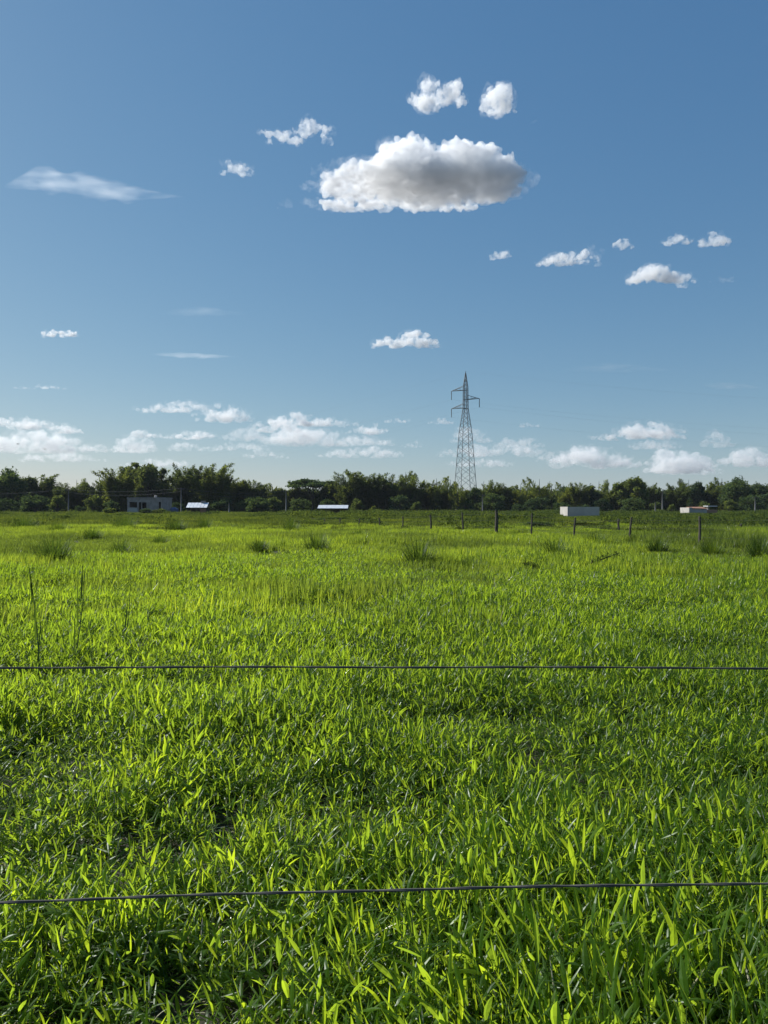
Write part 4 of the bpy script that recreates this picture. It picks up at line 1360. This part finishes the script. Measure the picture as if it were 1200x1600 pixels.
for i, (a, b, t, y, lab) in enumerate(BANK):
    cloud(lab, a, b, t, y, 950, CL['far'] if y < 690 else CL['faint'], 40 + i, nb=int(max(7, (b - a) / 6)), voxel_px=1.4, amp_px=3.2, group='low cloud banks',
          profile=[[.25, .6, .95, .8, 1, .7, .35], [.3, .7, .6, 1, .8, .5, .2], [.2, .4, .7, .95, 1, .6, .4], [.35, .9, 1, .7, .5, .5, .2]][i % 4])

def cirrus(label, pts, width_px, alt, dens, seed):
    """a thin long sheet of ice cloud, lens-shaped in section"""
    d = ray(*pts[len(pts) // 2]); Y = alt / d.z * d.y; k = Y / F
    rs = random.Random(seed)
    mb = MB()
    c0 = at(*pts[0], Y)
    n = 60; vv = []; ff = []; m = 9
    for i in range(n + 1):
        t = i / n * (len(pts) - 1); j = min(int(t), len(pts) - 2)
        px = pts[j][0] + (pts[j + 1][0] - pts[j][0]) * (t - j); py = pts[j][1] + (pts[j + 1][1] - pts[j][1]) * (t - j)
        c = at(px, py, Y) - c0
        u = i / n
        w = width_px * k * (math.sin(math.pi * u) ** 0.8) * (1 + 0.5 * noise.noise(Vector((u * 6, seed, 0)))) * 0.5 * (1.3 - 0.7 * u) + 0.2
        th = 110 * math.sin(math.pi * u) + 1
        for q in range(m):
            an = 2 * math.pi * q / m
            cs_ = math.cos(an)
            vv.append((c.x, c.y + th * cs_ * cs_ * cs_, c.z + w * math.sin(an) * (1 + 0.35 * noise.noise(Vector((u * 14, an, seed))))))
    for i in range(n):
        for q in range(m):
            ff.append((i * m + q, i * m + (q + 1) % m, (i + 1) * m + (q + 1) % m, (i + 1) * m + q))
    ff += [tuple(range(m))[::-1], tuple(range(n * m, n * m + m))]
    mb.add(vv, ff)
    m = cloud_mat('cirrus', dens, 0.5); nt = m.node_tree
    v = next(q for q in nt.nodes if q.type == 'VOLUME_SCATTER')
    tc = N(nt, 'TexCoord'); mp = N(nt, 'Mapping'); nz = N(nt, 'TexNoise')
    mp.inputs['Scale'].default_value = (1 / (45 * k), 1 / (60 * k), 1 / (7 * k)); mp.inputs['Rotation'].default_value = (0, math.radians(8), 0)
    nz.inputs['Scale'].default_value = 1.0; nz.inputs['Detail'].default_value = 5; nz.inputs['Roughness'].default_value = 0.6
    mr = N(nt, 'MapRange'); mr.inputs['From Min'].default_value = 0.36; mr.inputs['From Max'].default_value = 0.72
    mr.inputs['To Min'].default_value = 0.0; mr.inputs['To Max'].default_value = dens * 2.2
    nt.links.new(tc.outputs['Object'], mp.inputs[0]); nt.links.new(mp.outputs[0], nz.inputs['Vector'])
    nt.links.new(nz.outputs[0], mr.inputs['Value']); nt.links.new(mr.outputs[0], v.inputs['Density'])
    dens = m
    o = mb.build('cirrus_cloud', dens, loc=c0, smooth=True)
    tag(o, label, 'cloud', 'thin streak clouds')
cirrus('soft faint white streak cloud at the upper left', [(5, 292), (60, 278), (130, 290), (200, 302), (290, 308)], 44, 3000, 0.0012, 2)
cirrus('thin pale streak cloud left of centre above the banks', [(236, 553), (300, 556), (380, 558)], 10, 3000, 0.0012, 3)
cirrus('very faint flat veil right of the pylon tip', [(880, 577), (960, 574), (1060, 579)], 18, 3000, 0.0003, 4)
cirrus('very faint veil at the right edge over the low banks', [(1095, 601), (1140, 603), (1195, 606)], 14, 3000, 0.0005, 5)
cirrus('very faint veil left of centre, high above the low banks', [(250, 489), (320, 486), (390, 491)], 16, 3000, 0.0003, 6)

# ------------------------------------------------------------------ haze
def haze():
    mb = MB(); mb.box((0, 0, 22.0), (3040, 3040, 48.0))
    m, nt, out = new_mat('haze_air')
    v = N(nt, 'VolumePrincipled')
    v.inputs['Color'].default_value = (0.80, 0.88, 1.0, 1)
    v.inputs['Density'].default_value = 0.00009
    v.inputs['Anisotropy'].default_value = 0.0
    nt.links.new(v.outputs[0], out.inputs['Volume'])
    o = mb.build('haze', m)
    tag(o, 'thin pale air haze over the whole field', kind='stuff')
haze()
